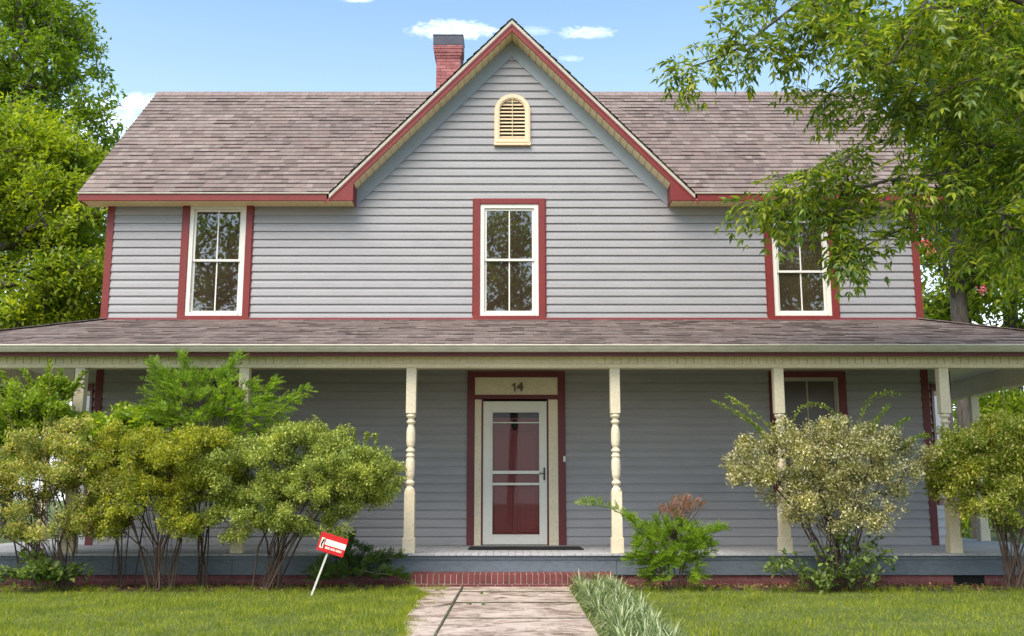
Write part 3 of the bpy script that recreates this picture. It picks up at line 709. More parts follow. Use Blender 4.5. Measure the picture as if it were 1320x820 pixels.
def grow(paths, tips, seg=.25, jit=.12, sag=0.0, back=.6):
    pos = []; par = []; rootd = []
    for path in paths:
        path = [np.array(p, float) for p in path]; start = len(pos)
        # join to the nearest existing node
        if pos:
            dd = np.linalg.norm(np.array(pos) - path[0], axis=1); pr = int(dd.argmin())
        else: pr = -1
        last = None
        for a, b in zip(path, path[1:]):
            m = max(1, int(np.linalg.norm(b - a) / seg))
            for k in range(m if b is not path[-1] else m + 1):
                pos.append(a + (b - a) * k / m + (R.normal(size=3) * jit * .15 * seg if k else 0)); par.append(pr if last is None else last); last = len(pos) - 1
    root = pos[0].copy()
    order = np.argsort(np.min(np.linalg.norm(tips[:, None] - np.array(pos)[None, ::max(1, len(pos) // 60)], axis=2), axis=1))
    N = len(pos); arr = np.zeros((N + len(tips) * 6, 3)); arr[:N] = pos; tipidx = []
    rd = np.zeros(len(arr)); rd[:N] = np.linalg.norm(arr[:N] - root, axis=1)
    for t in order:
        q = tips[t]; dq = np.linalg.norm(q - root)
        cost = np.linalg.norm(arr[:N] - q, axis=1) + back * np.maximum(0, rd[:N] - dq * .97) + .25 * np.maximum(0, arr[:N, 2] - q[2])
        j = int(cost.argmin()); a = arr[j]; L_ = np.linalg.norm(q - a); m = int(min(5, max(1, L_ / seg)))
        mid = (a + q) / 2 + R.normal(size=3) * jit * L_ + np.array([0, 0, sag * L_]); last = j
        for k in range(1, m + 1):
            u = k / m; arr[N] = (1 - u) ** 2 * a + 2 * u * (1 - u) * mid + u * u * q; rd[N] = np.linalg.norm(arr[N] - root); par.append(last); last = N; N += 1
        tipidx.append(last)
    arr = arr[:N]; par = np.array(par); cnt = np.zeros(N)
    cnt[tipidx] += 1
    for i in range(N - 1, -1, -1):
        if par[i] >= 0: cnt[par[i]] += cnt[i]
    return arr, par, np.maximum(cnt, .5), np.array(tipidx)
def skeleton(arr, par, cnt, rtip, p, rmax, mat, name, parent, off, k=6):
    rad = np.minimum(rtip * cnt ** p, rmax)
    i = np.where(par >= 0)[0]
    return tubes(name, mat, arr[par[i]], arr[i], np.minimum(rad[par[i]], rad[i] * 1.6), rad[i], parent, off, k)
def compound(p, d, L, pairs, ll, lw, sprd=1.0, droopy=.4):
    """pinnate leaves: returns leaflet arrays"""
    k = len(p); d = unit(d); up = np.tile(np.array([0, 0, 1.]), (k, 1)) + R.normal(size=(k, 3)) * .35
    s = unit(np.cross(d, up)); n = unit(np.cross(s, d))
    PP = []; DD = []; NN = []; LL = []
    for i in range(pairs):
        t = .25 + .75 * i / max(1, pairs - 1); c = p + d * (L * t)[:, None] - np.array([0, 0, 1]) * (droopy * L * t * t)[:, None]
        for sg in (-1, 1):
            dd = unit(d * .55 + s * sg * sprd - np.array([0, 0, 1]) * droopy * t * .9 + R.normal(size=(k, 3)) * .15)
            PP.append(c); DD.append(dd); NN.append(unit(n + R.normal(size=(k, 3)) * .25)); LL.append(ll * (1 - .35 * abs(t - .6)) * R.uniform(.8, 1.15, k))
    c = p + d * L[:, None] - np.array([0, 0, 1]) * (droopy * L)[:, None]
    PP.append(c); DD.append(unit(d - np.array([0, 0, 1]) * droopy)); NN.append(n); LL.append(ll * R.uniform(.9, 1.2, k))
    PP = np.concatenate(PP); DD = np.concatenate(DD); NN = np.concatenate(NN); LL = np.concatenate(LL)
    return PP, DD, NN, LL, LL * lw
def cluster(tips, m, rad, ctr=None, outw=.6, up=.2):
    k = len(tips) * m; base = np.repeat(tips, m, 0) + rdir(k) * (R.random(k) ** .5)[:, None] * rad
    ax = rdir(k)
    if ctr is not None: ax = ax + unit(base - ctr) * outw
    ax[:, 2] += up
    n = rdir(k) * .7 + np.array([0, 0, 1.])
    return base, unit(ax), unit(n)
G1 = (.035, .075, .010); G2 = (.065, .12, .016); G3 = (.11, .17, .025); G4 = (.17, .22, .03)
M['lf_dark'] = leafmat('dark tree leaves', [(.045, .085, .012), (.05, .10, .015), G2, (.09, .14, .02)], .5, gain=(2.6, 2.2, 1.1))
M['lf_lime'] = leafmat('lime tree leaves', [G2, G3, G4, (.15, .21, .02)], .5, gain=(2.2, 1.9, 1.1))
M['lf_pecan'] = leafmat('pecan leaves', [(.04, .085, .018), (.07, .13, .02), G3, (.17, .22, .03)], .5, .32, gain=(2.1, 1.8, 1.2))
M['lf_bg'] = leafmat('far tree leaves', [(.05, .09, .015), (.08, .14, .02), G3, (.17, .22, .03)], .55, gain=(2.1, 1.8, 1.2))
# ------------------------------------------------------------------ background trees
def tree(name, label, cat, base, trunk, blobs, ntips, per, lsize, crad, mat, rtip=.012, rmax=.28, fine=False, group=None, shell=.45, wr=.45, limbs=(), flowers=None, pexp=.42, seg=.5, nclump=75, rclump=.85):
    t = empty(name, base); tag(t, label, cat, group)
    tips = clumped(blobs, ntips, shell, nclump, rclump) if nclump else blobs_to_tips(blobs, ntips, shell)
    paths = [[base] + list(trunk)] + [list(l) for l in limbs]
    arr, par, cnt, ti = grow(paths, tips, seg=seg, jit=.10, sag=.04)
    skeleton(arr, par, cnt, rtip, pexp, rmax, M['bark'], 'trunk', t, base, 7)
    ctr = tips.mean(0)
    p, d, n = cluster(tips, per, crad, ctr)
    ln = R.uniform(.75, 1.25, len(p)) * lsize
    leaves_obj('crown', M[mat], p, d, n, ln, ln * wr, t, fine, .2, off=base)
    if flowers is not None:
        fp, rad, cnt_ = flowers
        bp_, bd, bn = cluster(np.array(fp), cnt_, rad)
        l2 = R.uniform(.04, .08, len(bp_)); leaves_obj('blossom', leafmat('pink blossom', [(.6, .12, .25), (.75, .25, .38), (.65, .15, .35)], .3), bp_, bd, bn, l2, l2 * .8, t, False, off=base)
    return t
# left: dark tall tree behind, lime tree in front
tree('dark_tree', 'tall dark green tree rising highest left of the house, behind a lime one', 'tree', (-13.5, 25, 0), [(-13.3, 25, 3), (-13.0, 24.8, 7), (-12.4, 24.6, 11)],
     [(20, 60, 75, 75, 24.5, 2.4), (-60, 150, 120, 120, 25, 3), (55, 20, 55, 60, 24, 1.8), (60, 120, 45, 70, 24, 1.8), (-60, -60, 140, 120, 25, 3), (20, 230, 90, 90, 24.5, 2), (105, 195, 26, 45, 23.6, 1.2, .7), (92, 52, 20, 14, 23.6, .8, .9), (80, 300, 65, 120, 25, 2)],
     1500, 44, .15, .36, 'lf_dark', .010, .32, nclump=110, rclump=.95)
tree('lime_tree', 'bushy lime green tree left of the house, in front of a darker tree', 'tree', (-11.6, 19.8, 0), [(-11.4, 19.8, 1.5), (-11.0, 19.7, 4), (-10.6, 19.6, 6)],
     [(30, 230, 85, 75, 19.6, 1.6), (80, 290, 58, 70, 19.2, 1.4), (0, 330, 110, 90, 20, 1.8), (95, 370, 45, 60, 19, 1.2), (-70, 260, 90, 110, 20, 1.8), (30, 180, 50, 35, 19.5, 1.1), (60, 400, 80, 50, 19.4, 1.4), (-30, 440, 110, 60, 19.6, 1.5)],
     1500, 42, .12, .26, 'lf_lime', .009, .22, nclump=110, rclump=.65)
# right background
tree('crepe_myrtle', 'multi-trunk tree with a few pink blossoms behind the right corner of the house', 'tree', P(1262, 640, 24)[:2] + (0,), [P(1246, 560, 24), P(1240, 430, 24), P(1236, 400, 24), P(1234, 330, 24), P(1240, 240, 24), P(1247, 150, 24)],
     [(1260, 120, 90, 110, 24, 2.2), (1220, 250, 60, 60, 23.6, 1.8), (1300, 240, 70, 90, 24, 2), (1350, 120, 110, 130, 25, 2.5), (1230, 350, 42, 50, 24.6, 1.2, .4), (1300, 380, 60, 45, 23.4, 1.5, .7), (1210, 320, 25, 35, 24, 1.0, .5), (1380, 330, 70, 90, 24, 2), (1180, 60, 70, 60, 24, 1.8), (1215, 380, 22, 35, 24.5, .8, .5)],
     1000, 48, .16, .42, 'lf_bg', .011, .24, limbs=[[P(1236, 400, 24), P(1216, 340, 23.8), P(1200, 270, 23.6)], [P(1252, 560, 24.2), P(1232, 430, 24.3), P(1228, 380, 24.3), P(1232, 345, 24.2)]],
     flowers=([P(1193, 313, 22.6), P(1200, 322, 22.6), P(1190, 309, 22.7), P(1266, 374, 22.6), P(1277, 64, 21.8), P(1284, 66, 21.8), P(1268, 62, 21.9), P(1262, 42, 22)], .13, 34))
tree('shade_tree', 'broad tree furthest right behind the blossoming one', 'tree', P(1320, 640, 31)[:2] + (0,), [P(1312, 560, 31), P(1302, 400, 31), P(1298, 330, 31), P(1300, 200, 31)],
     [(1290, 200, 100, 130, 31, 3), (1240, 300, 60, 90, 30.5, 2.5), (1350, 330, 90, 90, 31, 3), (1400, 150, 110, 150, 31, 3), (1280, 400, 90, 30, 30, 2), (1215, 400, 40, 26, 29.5, 2)],
     800, 46, .24, .6, 'lf_bg', .014, .34)
# far hedge line and far trees closing the view to both sides and through the porch
def hedge(name, label, cat, base, blobs, nt, per, ls, cr, mat, grp=None):
    return tree(name, label, cat, base, [(base[0], base[1], base[2] + 1.0)], blobs, nt, per, ls, cr, mat, .01, .09, group=grp, shell=.2, seg=.4, nclump=22, rclump=.6)
for i, (x, y, h, lab, mt) in enumerate(((-16, 33, 5.5, 'dark rounded shrub far left beyond the porch', 'lf_dark'), (-10.5, 29, 3.4, 'low lime shrub beyond the left side porch', 'lf_lime'), (11.6, 26, 4.6, 'green shrub seen through the right side porch', 'lf_lime'),
                                    (15.2, 33, 4.6, 'dark shrub far right beyond the side porch', 'lf_dark'), (19.5, 30, 4.5, 'tall loose shrub outermost on the right', 'lf_bg'), (-21, 27, 5.0, 'green shrub outermost on the left', 'lf_bg'))):
    px = 660 + x / y * F / math.cos(TH); sc = F / y
    z = h / 2; dz = (z - CAMH) * sc
    hedge('background_shrub', lab, 'shrub', (x, y, 0), [(px, 641 - dz, 1.9 * sc, h * .5 * sc, y, 1.8)], 240, 34, .16, .42, mt, 'shrubs behind the house')
# tree row behind the photographer: seen mirrored in the window panes
for i, (x, y, lab) in enumerate(((-12.3, -12, 'leafy tree across the street, mirrored in the left upstairs window'), (-.1, -12.5, 'leafy tree across the street, mirrored in the middle upstairs window'), (12.2, -12, 'leafy tree across the street, mirrored in the right upstairs window'))):
    t = empty('street_tree', (x, y, 0)); tag(t, lab, 'tree', 'trees across the street')
    c = 190; q = rdir(c) * (R.random(c) ** .4)[:, None] * np.array([3.3, 2.6, 4.4]) + np.array([x, y, 10.2])
    arr, par, cnt, ti = grow([[(x, y, 0), (x + .2, y, 4), (x, y, 9)]], q, seg=.8)
    skeleton(arr, par, cnt, .02, .42, .3, M['bark'], 'trunk', t, (x, y, 0), 6)
    p, d, n = cluster(q, 26, .6); ln = R.uniform(.18, .32, len(p)); leaves_obj('crown', M['lf_dark'], p, d, n, ln, ln * .55, t, False, off=(x, y, 0))
# ------------------------------------------------------------------ foreground pecan overhanging from the right
pb = (8.3, 9.6, 0)
pe = empty('pecan_tree', pb); tag(pe, 'overhanging tree with long drooping leaflets reaching in from the upper right', 'tree')
limbs = [
    [pb, (8.2, 9.7, 2.5), (8.0, 9.9, 4.2), (7.6, 10.0, 6.0), (7.2, 10.0, 8.5)],
    [(8.0, 9.9, 4.2), P(1400, 235, 10.3), P(1320, 205, 10.5), P(1257, 179, 10.7), P(1206, 157, 10.8), P(1162, 117, 10.8), P(1111, 70, 10.8), P(1060, 40, 10.7)],
    [P(1375, 225, 10.3), P(1310, 215, 10.4), P(1264, 205, 10.5), P(1206, 227, 10.6), P(1147, 232, 10.7), P(1096, 245, 10.8), P(1030, 250, 10.9), P(985, 262, 11)],
    [P(1206, 227, 10.6), P(1180, 250, 10.6), P(1155, 265, 10.7), P(1110, 285, 10.8)],
    [(7.6, 10, 6.0), P(1360, 20, 10.1), P(1240, -30, 10.2), P(1120, -40, 10.4), P(1035, 0, 10.6), P(986, 37, 10.7), P(961, 58, 10.7), P(925, 75, 10.8), P(893, 85, 10.9)],
    [P(1120, -40, 10.4), P(1062, -10, 10.3), P(1050, 55, 10.35), P(1043, 90, 10.4), P(1039, 142, 10.4)],
    [P(1206, -35, 10.2), P(1180, 30, 9.9), P(1150, 80, 9.8)], [P(1257, 179, 10.7), P(1290, 260, 10.3), P(1300, 330, 10.1)]]
pbl = [(1000, 28, 100, 42, 10.7, .7), (1035, 75, 38, 24, 10.7, .5, .6), (880, 92, 24, 30, 10.9, .3, 3.5), (945, 60, 42, 36, 10.8, .4, 1.3), (1090, 55, 80, 75, 10.5, .9), (1200, 60, 110, 100, 10.2, 1.1), (1290, 110, 80, 130, 10, 1.2), (1120, 130, 70, 28, 10.8, .5), (1200, 160, 90, 50, 10.6, .8), (1230, 225, 95, 55, 10.4, .8),
       (1055, 236, 80, 22, 10.8, .4, 1.5), (970, 262, 24, 17, 11, .25, 2.2), (1015, 262, 36, 20, 10.9, .35, 1.5), (1085, 282, 52, 30, 10.8, .4, 1.6), (1100, 308, 26, 16, 10.7, .25, 1.5), (1110, 200, 50, 26, 10.8, .4, 1.2), (1165, 280, 55, 40, 10.6, .5), (1280, 290, 60, 55, 10.2, .8), (1380, 220, 70, 160, 9.8, 1.2), (1350, -40, 150, 90, 10, 1.5), (1130, -50, 150, 60, 10.5, 1.2)]
tips = np.concatenate([clumped(pbl, 400, .2, 130, .22), blobs_to_tips(pbl, 230, .25)])
arr, par, cnt, ti = grow(limbs, tips, seg=.22, jit=.12, sag=.05, back=.3)
skeleton(arr, par, cnt, .0035, .44, .20, M['bark'], 'trunk', pe, pb, 6)
k = len(tips) * 5
idx = np.repeat(ti, 5); twd = unit(arr[idx] - arr[par[idx]]); bp_ = arr[par[idx]] + (arr[idx] - arr[par[idx]]) * R.uniform(.1, 1, (k, 1)) + R.normal(size=(k, 3)) * .02
dd = unit(twd * .6 + rdir(k) * .8 + np.array([0, 0, -.15])); LL = R.uniform(.16, .30, k)
p, d, n, ln, wd = compound(bp_, dd, LL, 4, .118, .32, .9, .6)
leaves_obj('crown', M['lf_pecan'], p, d, n, ln, wd, pe, True, .12, off=pb)
rr_ = LL; tubes('leaf_stalk', M['twig'], bp_, bp_ + dd * LL[:, None] - np.array([0, 0, 1]) * (.55 * LL)[:, None], np.full(k, .0018), np.full(k, .001), pe, pb, 3)
# ------------------------------------------------------------------ shrubs
M['sh_yel'] = leafmat('yellow green shrub leaves', [(.08, .11, .02), (.16, .18, .025), (.26, .25, .04), (.19, .19, .04)], .35, .5, 1.3, gain=(1.95, 1.95, 1.2))
M['sh_pink'] = leafmat('variegated shrub leaves', [(.09, .12, .02), (.20, .21, .04), (.32, .30, .08), (.40, .31, .20), (.12, .17, .03)], .35, .5, 1.3, gain=(1.65, 1.7, 1.4))
M['sh_yel2'] = leafmat('cream tipped shrub leaves', [(.09, .13, .02), (.16, .20, .03), (.25, .27, .05), (.40, .36, .20)], .35, .5, 1.3, gain=(1.9, 1.85, 1.3))
M['sh_grn'] = leafmat('small green shrub leaves', [(.07, .10, .025), (.12, .155, .035), (.19, .22, .06), (.28, .29, .11)], .35, .5, 1.3, gain=(2.0, 2.0, 1.5))
M['sh_white'] = leafmat('abelia leaves and spent flowers', [(.15, .18, .04), (.24, .26, .06), (.34, .31, .14), (.58, .53, .36), (.76, .70, .55)], .28, .55, 1.6, gain=(1.12, 1.08, 1.0))
M['sh_lime'] = leafmat('lime shrub leaves', [(.09, .16, .02), (.15, .23, .03), (.24, .31, .05)], .45, .45, 1.3, gain=(1.6, 1.5, 1.1))
M['nandina'] = leafmat('nandina leaves', [(.06, .13, .02), (.10, .19, .03), (.16, .26, .045)], .5, .4, 1.5, gain=(2.3, 1.9, 1.2))
M['nandred'] = leafmat('red new nandina leaves', [(.26, .10, .085), (.34, .18, .13), (.20, .14, .07)], .3, .4, 2, gain=(1.1, 1.1, 1.1))
M['nanddk'] = leafmat('dark nandina leaves', [(.025, .06, .015), (.045, .09, .02), (.07, .12, .03)], .3, .4, 1.5)
M['broad'] = leafmat('broad seedling leaves', [(.06, .11, .03), (.10, .16, .04), (.16, .22, .07)], .35, .45, 1.5)
def shrub(label, base, blobs, ntips, per, ls, crad, mat, stems=14, spread=.42, topz=1.25, wr=.5, rt=.0017, rmax=.0105, sprigs=(), name='shrub', cat='shrub', group=None, shell=.5, mat2=None, low=None, frac2=0):
    b = (base[0], base[1], 0); t = empty(name, b); tag(t, label, cat, group)
    tips = clumped(blobs, int(ntips * 2.1), shell, max(20, ntips // 4), .16); ctr = tips.mean(0)
    paths = []
    ext = tips.std(0)
    stems = int(stems * 1.7)
    for k in range(stems):
        a = 2 * PI * k / stems + R.uniform(-.3, .3); r0 = R.uniform(.02, .17)
        s0 = np.array([b[0] + r0 * math.cos(a), b[1] + r0 * .8 * math.sin(a), -.02])
        tgt = tips[R.integers(len(tips))] * .6 + ctr * .4; tgt[2] = ctr[2] - R.uniform(.0, .25) * topz
        m1 = s0 + (tgt - s0) * .35 + np.array([R.normal() * .03, R.normal() * .03, .12]); m2 = s0 + (tgt - s0) * .7 + np.array([R.normal() * .05, R.normal() * .04, .07])
        paths.append([s0, m1, m2, tgt])
    # all stems leave the same stool
    allp = [[(b[0], b[1], -.05), (b[0], b[1], -.01)]] + paths
    arr, par, cnt, ti = grow(allp, tips, seg=.12, jit=.14, sag=.05, back=.7)
    skeleton(arr, par, cnt, rt, .40, rmax, M['twig'], 'stems', t, b, 5)
    p, d, n = cluster(tips, int(per * 1.25), crad, ctr, .5, .6)
    ln = R.uniform(.65, 1.3, len(p)) * ls * 1.12
    leaves_obj('foliage', M[mat], p, d, n, ln, ln * wr, t, False, .1, off=b)
    if sprigs:
        for sp in sprigs:
            pts = [np.array(P(x, y, yy)) for x, y, yy in sp]; fine_ = []
            for u in np.linspace(0, 1, 26):
                m = len(pts) - 1; q = np.zeros(3)
                for i_, pp in enumerate(pts): q += math.comb(m, i_) * u ** i_ * (1 - u) ** (m - i_) * pp
                fine_.append(q)
            fine_ = np.array(fine_); PA = fine_[:-1]; PB = fine_[1:]; dirv = unit(PB - PA)
            lp = np.concatenate([PB + R.normal(size=(25, 3)) * .012 for kk in range(7)]); ld = np.concatenate([unit(dirv * .5 + rdir(25) + np.array([0, 0, .3])) for kk in range(7)])
            sh_ = tubes('shoot', M['twig'], PA, PB, np.full(len(PA), .0028), np.full(len(PA), .0026), t, b, 4)
            ln = R.uniform(.6, 1.2, len(lp)) * ls * 1.15; leaves_obj('shoot_leaves', M[mat2 or mat], lp, ld, unit(rdir(len(lp)) + np.array([0, 0, 1])), ln, ln * wr, sh_, False, .1, off=b)
    if low is not None:
        q = blobs_to_tips(low[0], low[1], .3); p, d, n = cluster(q, low[2], .09, None, 0, .2); ln = R.uniform(.7, 1.3, len(p)) * low[3]
        leaves_obj('low_leaves', M[low[4]], p, d, n, ln, ln * .55, t, True, .15, off=b)
        aa = q.copy(); aa[:, :2] = aa[:, :2] * .35 + np.array(b[:2]) * .65; aa[:, 2] = 0; tubes('low_stem', M['twig'], aa, q, np.full(len(q), .003), np.full(len(q), .002), t, b, 4)
    return t
YS = 12.15
def bx(px): return (P(px, 700, YS)[0], YS)
shrub('leftmost clipped shrub on bare stems, with pale cream and pinkish leaf tips', bx(88), [(15, 605, 75, 42, 12.0, .55), (85, 585, 70, 42, 12.15, .55), (115, 615, 50, 40, 12.0, .5), (-60, 620, 70, 60, 12.1, .6), (60, 650, 80, 26, 12.1, .5, .5), (10, 690, 40, 20, 12.1, .4, .5), (120, 665, 45, 28, 12.0, .4, .7), (60, 670, 60, 26, 11.95, .4, .5)],
      560, 46, .030, .085, 'sh_pink', 20, sprigs=[[(20, 560, 12.3), (0, 520, 12.3), (-5, 495, 12.3)], [(70, 560, 12.3), (62, 520, 12.3), (65, 470, 12.3)]])
shrub('yellow green clipped shrub on bare stems, second from the left', bx(210), [(165, 595, 60, 46, 12.1, .55), (225, 600, 65, 48, 12.0, .55), (205, 570, 60, 24, 12.3, .4), (165, 645, 60, 46, 12.0, .5, 1.1), (255, 645, 60, 46, 11.95, .5, 1.1), (280, 590, 45, 36, 12.1, .45)],
      600, 48, .028, .08, 'sh_yel', 18)
shrub('largest rounded clipped shrub on bare stems, behind the red yard sign', bx(345), [(390, 595, 85, 42, 12.05, .6), (450, 610, 58, 46, 12.0, .5), (320, 610, 60, 48, 12.0, .55), (400, 640, 80, 34, 11.95, .5, .8), (480, 625, 32, 34, 12.0, .35), (330, 660, 60, 32, 11.95, .45, .5), (400, 672, 75, 22, 11.9, .4, .9), (320, 670, 45, 26, 11.95, .35, .6), (375, 565, 60, 18, 12.2, .4)],
      820, 50, .028, .078, 'sh_grn', 18, sprigs=[[(x, 575, 12.1), (x + 3, 560, 12.1), (x + R.uniform(-4, 6), y, 12.1)] for x, y in ((372, 540), (388, 545), (400, 538), (413, 542), (455, 553), (470, 560), (483, 562), (435, 550))])
shrub('rounded lime shrub above the leftmost clipped shrub, before the corner', (P(45, 700, 12.6)[0], 12.62), [(35, 530, 45, 34, 12.55, .35), (62, 515, 30, 26, 12.5, .25), (85, 540, 26, 20, 12.5, .25), (5, 540, 35, 34, 12.6, .3), (20, 580, 60, 40, 12.6, .25, .5)],
      240, 34, .045, .09, 'sh_lime', 8, rmax=.012, sprigs=[[(62, 505, 12.5), (60, 490, 12.5), (64, 468, 12.5)], [(80, 520, 12.5), (100, 495, 12.5), (108, 480, 12.5)], [(20, 510, 12.5), (10, 495, 12.5), (4, 482, 12.5)], [(45, 505, 12.5), (40, 490, 12.5), (30, 478, 12.5)], [(85, 520, 12.5), (74, 500, 12.5), (78, 476, 12.5)]])
shrub('yellowish lobed-leaf bush between two clipped shrubs, under the feathery one', (P(160, 700, 12.6)[0], 12.6), [(165, 545, 38, 18, 12.55, .22), (190, 535, 30, 16, 12.5, .2), (140, 555, 24, 14, 12.5, .2), (170, 590, 50, 30, 12.6, .2, .5)], 110, 24, .06, .09, 'sh_lime', 6, wr=.8, rmax=.01)
# feathery nandina-like shrubs
def feathery(label, base, blobs, ntips, per, rach, pairs, ll, mat, wands=(), stems=9, wr=.28, redtop=None, nm='feathery_shrub'):
    b = (base[0], base[1], 0); t = empty(nm, b); tag(t, label, 'shrub')
    tips = blobs_to_tips(blobs, ntips, .35); ctr = tips.mean(0); 
    if len(wands):
        w = []
        for sp in wands:
            pts = [np.array(P(x, y, yy)) for x, y, yy in sp]
            for u in np.linspace(.15, 1, 9):
                m = len(pts) - 1; w.append(sum(math.comb(m, i_) * u ** i_ * (1 - u) ** (m - i_) * pp for i_, pp in enumerate(pts)))
        tips = np.concatenate([tips, np.array(w)])
    paths = [[(b[0], b[1], -.05), (b[0], b[1], .0)]]
    for k in range(stems):
        a = R.uniform(0, 2 * PI); s0 = np.array([b[0] + .08 * math.cos(a), b[1] + .05 * math.sin(a), 0]); tg = tips[R.integers(len(tips))] * .5 + ctr * .5
        paths.append([s0, s0 * .6 + tg * .4 + np.array([0, 0, .05]), tg])
    arr, par, cnt, ti = grow(paths, tips, seg=.12, jit=.1, sag=.05)
    skeleton(arr, par, cnt, .0022, .36, .012, M['twig'], 'stems', t, b, 5)
    idx = np.repeat(ti, per); k = len(idx); base_ = arr[idx]
    out = unit(base_ - (ctr - np.array([0, 0, .3]))); dd = unit(out * .8 + rdir(k) * .55 + np.array([0, 0, .25])); LL = R.uniform(.7, 1.3, k) * rach
    p, d, n, ln, wd = compound(base_, dd, LL, pairs, ll, wr, .9, .25)
    leaves_obj('foliage', M[mat], p, d, n, ln, wd, t, False, .1, off=b)
    if redtop is not None:
        q = blobs_to_tips(redtop, 60, .2); k = 120; q = np.repeat(q, 2, 0) + R.normal(size=(120, 3)) * .02; dd = unit(unit(q - (ctr)) + rdir(k) * .5 + np.array([0, 0, .3])); p, d, n, ln, wd = compound(q, dd, R.uniform(.06, .12, k), 4, .038, .3, .9, .1)
        leaves_obj('red_leaves', M['nandred'], p, d, n, ln, wd, t, False, .1, off=b); a0 = np.tile(ctr, (60, 1)); a0[:, 2] = ctr[2] + .1
        tubes('flower_stem', M['twig'], a0, q[::2], np.full(60, .003), np.full(60, .0015), t, b, 4)
    return t
feathery('tall bright green feathery shrub rising above the clipped shrubs, left of centre', (P(262, 700, 12.5)[0], 12.55), [(255, 525, 58, 38, 12.45, .35), (230, 505, 40, 28, 12.4, .25), (290, 510, 42, 32, 12.4, .25), (320, 540, 40, 28, 12.45, .25), (200, 540, 28, 20, 12.45, .2), (260, 560, 70, 26, 12.5, .25)],
         340, 6, .15, 6, .042, 'nandina', wands=[[(250, 520, 12.4), (240, 485, 12.4), (236, 462, 12.3)], [(280, 510, 12.4), (290, 480, 12.4), (306, 465, 12.3)], [(220, 510, 12.4), (205, 485, 12.4), (200, 472, 12.3)], [(320, 540, 12.4), (350, 525, 12.3), (392, 505, 12.2)], [(330, 535, 12.4), (340, 512, 12.3), (350, 495, 12.3)], [(330, 550, 12.4), (360, 535, 12.3), (375, 518, 12.2)]])
feathery('low dark feathery bush right of the red yard sign', (P(455, 740, 12.4)[0], 12.4), [(440, 738, 36, 20, 12.3, .25), (470, 735, 36, 20, 12.35, .22), (455, 720, 30, 14, 12.4, .2), (425, 745, 22, 12, 12.2, .2)], 100, 6, .13, 6, .042, 'nanddk',
         wands=[[(470, 730, 12.3), (495, 715, 12.3), (515, 722, 12.2)], [(450, 725, 12.3), (445, 705, 12.3), (452, 697, 12.3)], [(480, 740, 12.3), (505, 738, 12.2), (520, 748, 12.1)]], stems=6)
feathery('feathery green bush with reddish new leaves on top, right of the path', (P(866, 740, 12.15)[0], 12.2), [(868, 735, 40, 26, 12.15, .28), (870, 705, 42, 26, 12.15, .28), (850, 715, 34, 28, 12.1, .25), (895, 700, 26, 22, 12.15, .2), (860, 680, 30, 16, 12.15, .2)], 230, 6, .12, 6, .040, 'nandina',
         wands=[[(850, 715, 12.1), (820, 665, 12.0), (785, 648, 11.95), (757, 652, 11.9)], [(845, 710, 12.1), (825, 680, 12.05), (812, 668, 12)], [(890, 700, 12.1), (912, 685, 12), (930, 685, 12)], [(840, 725, 12.1), (825, 715, 12), (815, 722, 12)]], redtop=[(884, 656, 27, 9, 12.15, .16), (870, 664, 20, 6, 12.1, .14)], stems=8)
shrub('wide shrub of pale spent flowers on bare stems, before the right window', bx(1078), [(1000, 595, 62, 44, 12.1, .5), (1075, 590, 80, 42, 12.05, .6), (1145, 600, 58, 44, 12.1, .55), (1050, 640, 70, 40, 12.0, .5, .6), (1120, 640, 60, 36, 12.0, .5, .5), (975, 600, 34, 44, 12.1, .3, .6), (1080, 560, 90, 20, 12.15, .4, .8), (1080, 665, 75, 30, 12.0, .4, .6)],
      640, 26, .030, .085, 'sh_white', 24, rmax=.013, mat2='sh_lime',
      sprigs=[[(1000, 570, 12.1), (960, 535, 12), (920, 518, 11.9)], [(1010, 565, 12.1), (970, 530, 12), (938, 512, 12)], [(1015, 570, 12.1), (1025, 515, 12.1), (1042, 508, 12.1), (1075, 528, 12), (1092, 545, 12)], [(1105, 560, 12.1), (1110, 515, 12.1), (1125, 505, 12.1), (1158, 508, 12)], [(1120, 560, 12.1), (1130, 540, 12.1), (1145, 524, 12)], [(1140, 570, 12.1), (1150, 548, 12), (1172, 540, 12)], [(1160, 580, 12.1), (1180, 560, 12), (1196, 562, 12)], [(990, 575, 12.1), (975, 545, 12), (950, 532, 12)]],
      low=([(1050, 730, 58, 22, 11.95, .3), (1110, 720, 40, 34, 11.95, .25), (1075, 750, 55, 14, 11.9, .3), (1100, 680, 26, 22, 12, .2, .5), (1010, 728, 26, 9, 11.9, .15, .7)], 90, 9, .075, 'broad'))
shrub('right-hand edge shrub with yellow green and cream leaves on bare stems', bx(1300), [(1255, 590, 46, 40, 12.1, .5), (1310, 575, 55, 42, 12.05, .5), (1370, 590, 60, 55, 12.1, .55), (1225, 600, 30, 36, 12.1, .3), (1290, 640, 60, 30, 12.0, .45, .6)],
      640, 42, .034, .09, 'sh_yel2', 20, rmax=.012, sprigs=[[(1300, 560, 12.1), (1296, 530, 12.1), (1290, 500, 12.1)], [(1330, 560, 12.1), (1335, 530, 12.1), (1345, 500, 12.1)]])
M['sh_weed'] = M['broad']
# leafy weeds at the foot of the left shrub
shrub('leafy vine weed at the foot of the leftmost clipped shrub', (P(50, 745, 11.9)[0], 11.9), [(55, 735, 24, 15, 11.9, .2), (95, 745, 26, 10, 11.95, .2), (28, 750, 16, 6, 11.85, .15)], 22, 12, .07, .09, 'broad', 4, rmax=.005, wr=.7, name='weed', cat='weed')
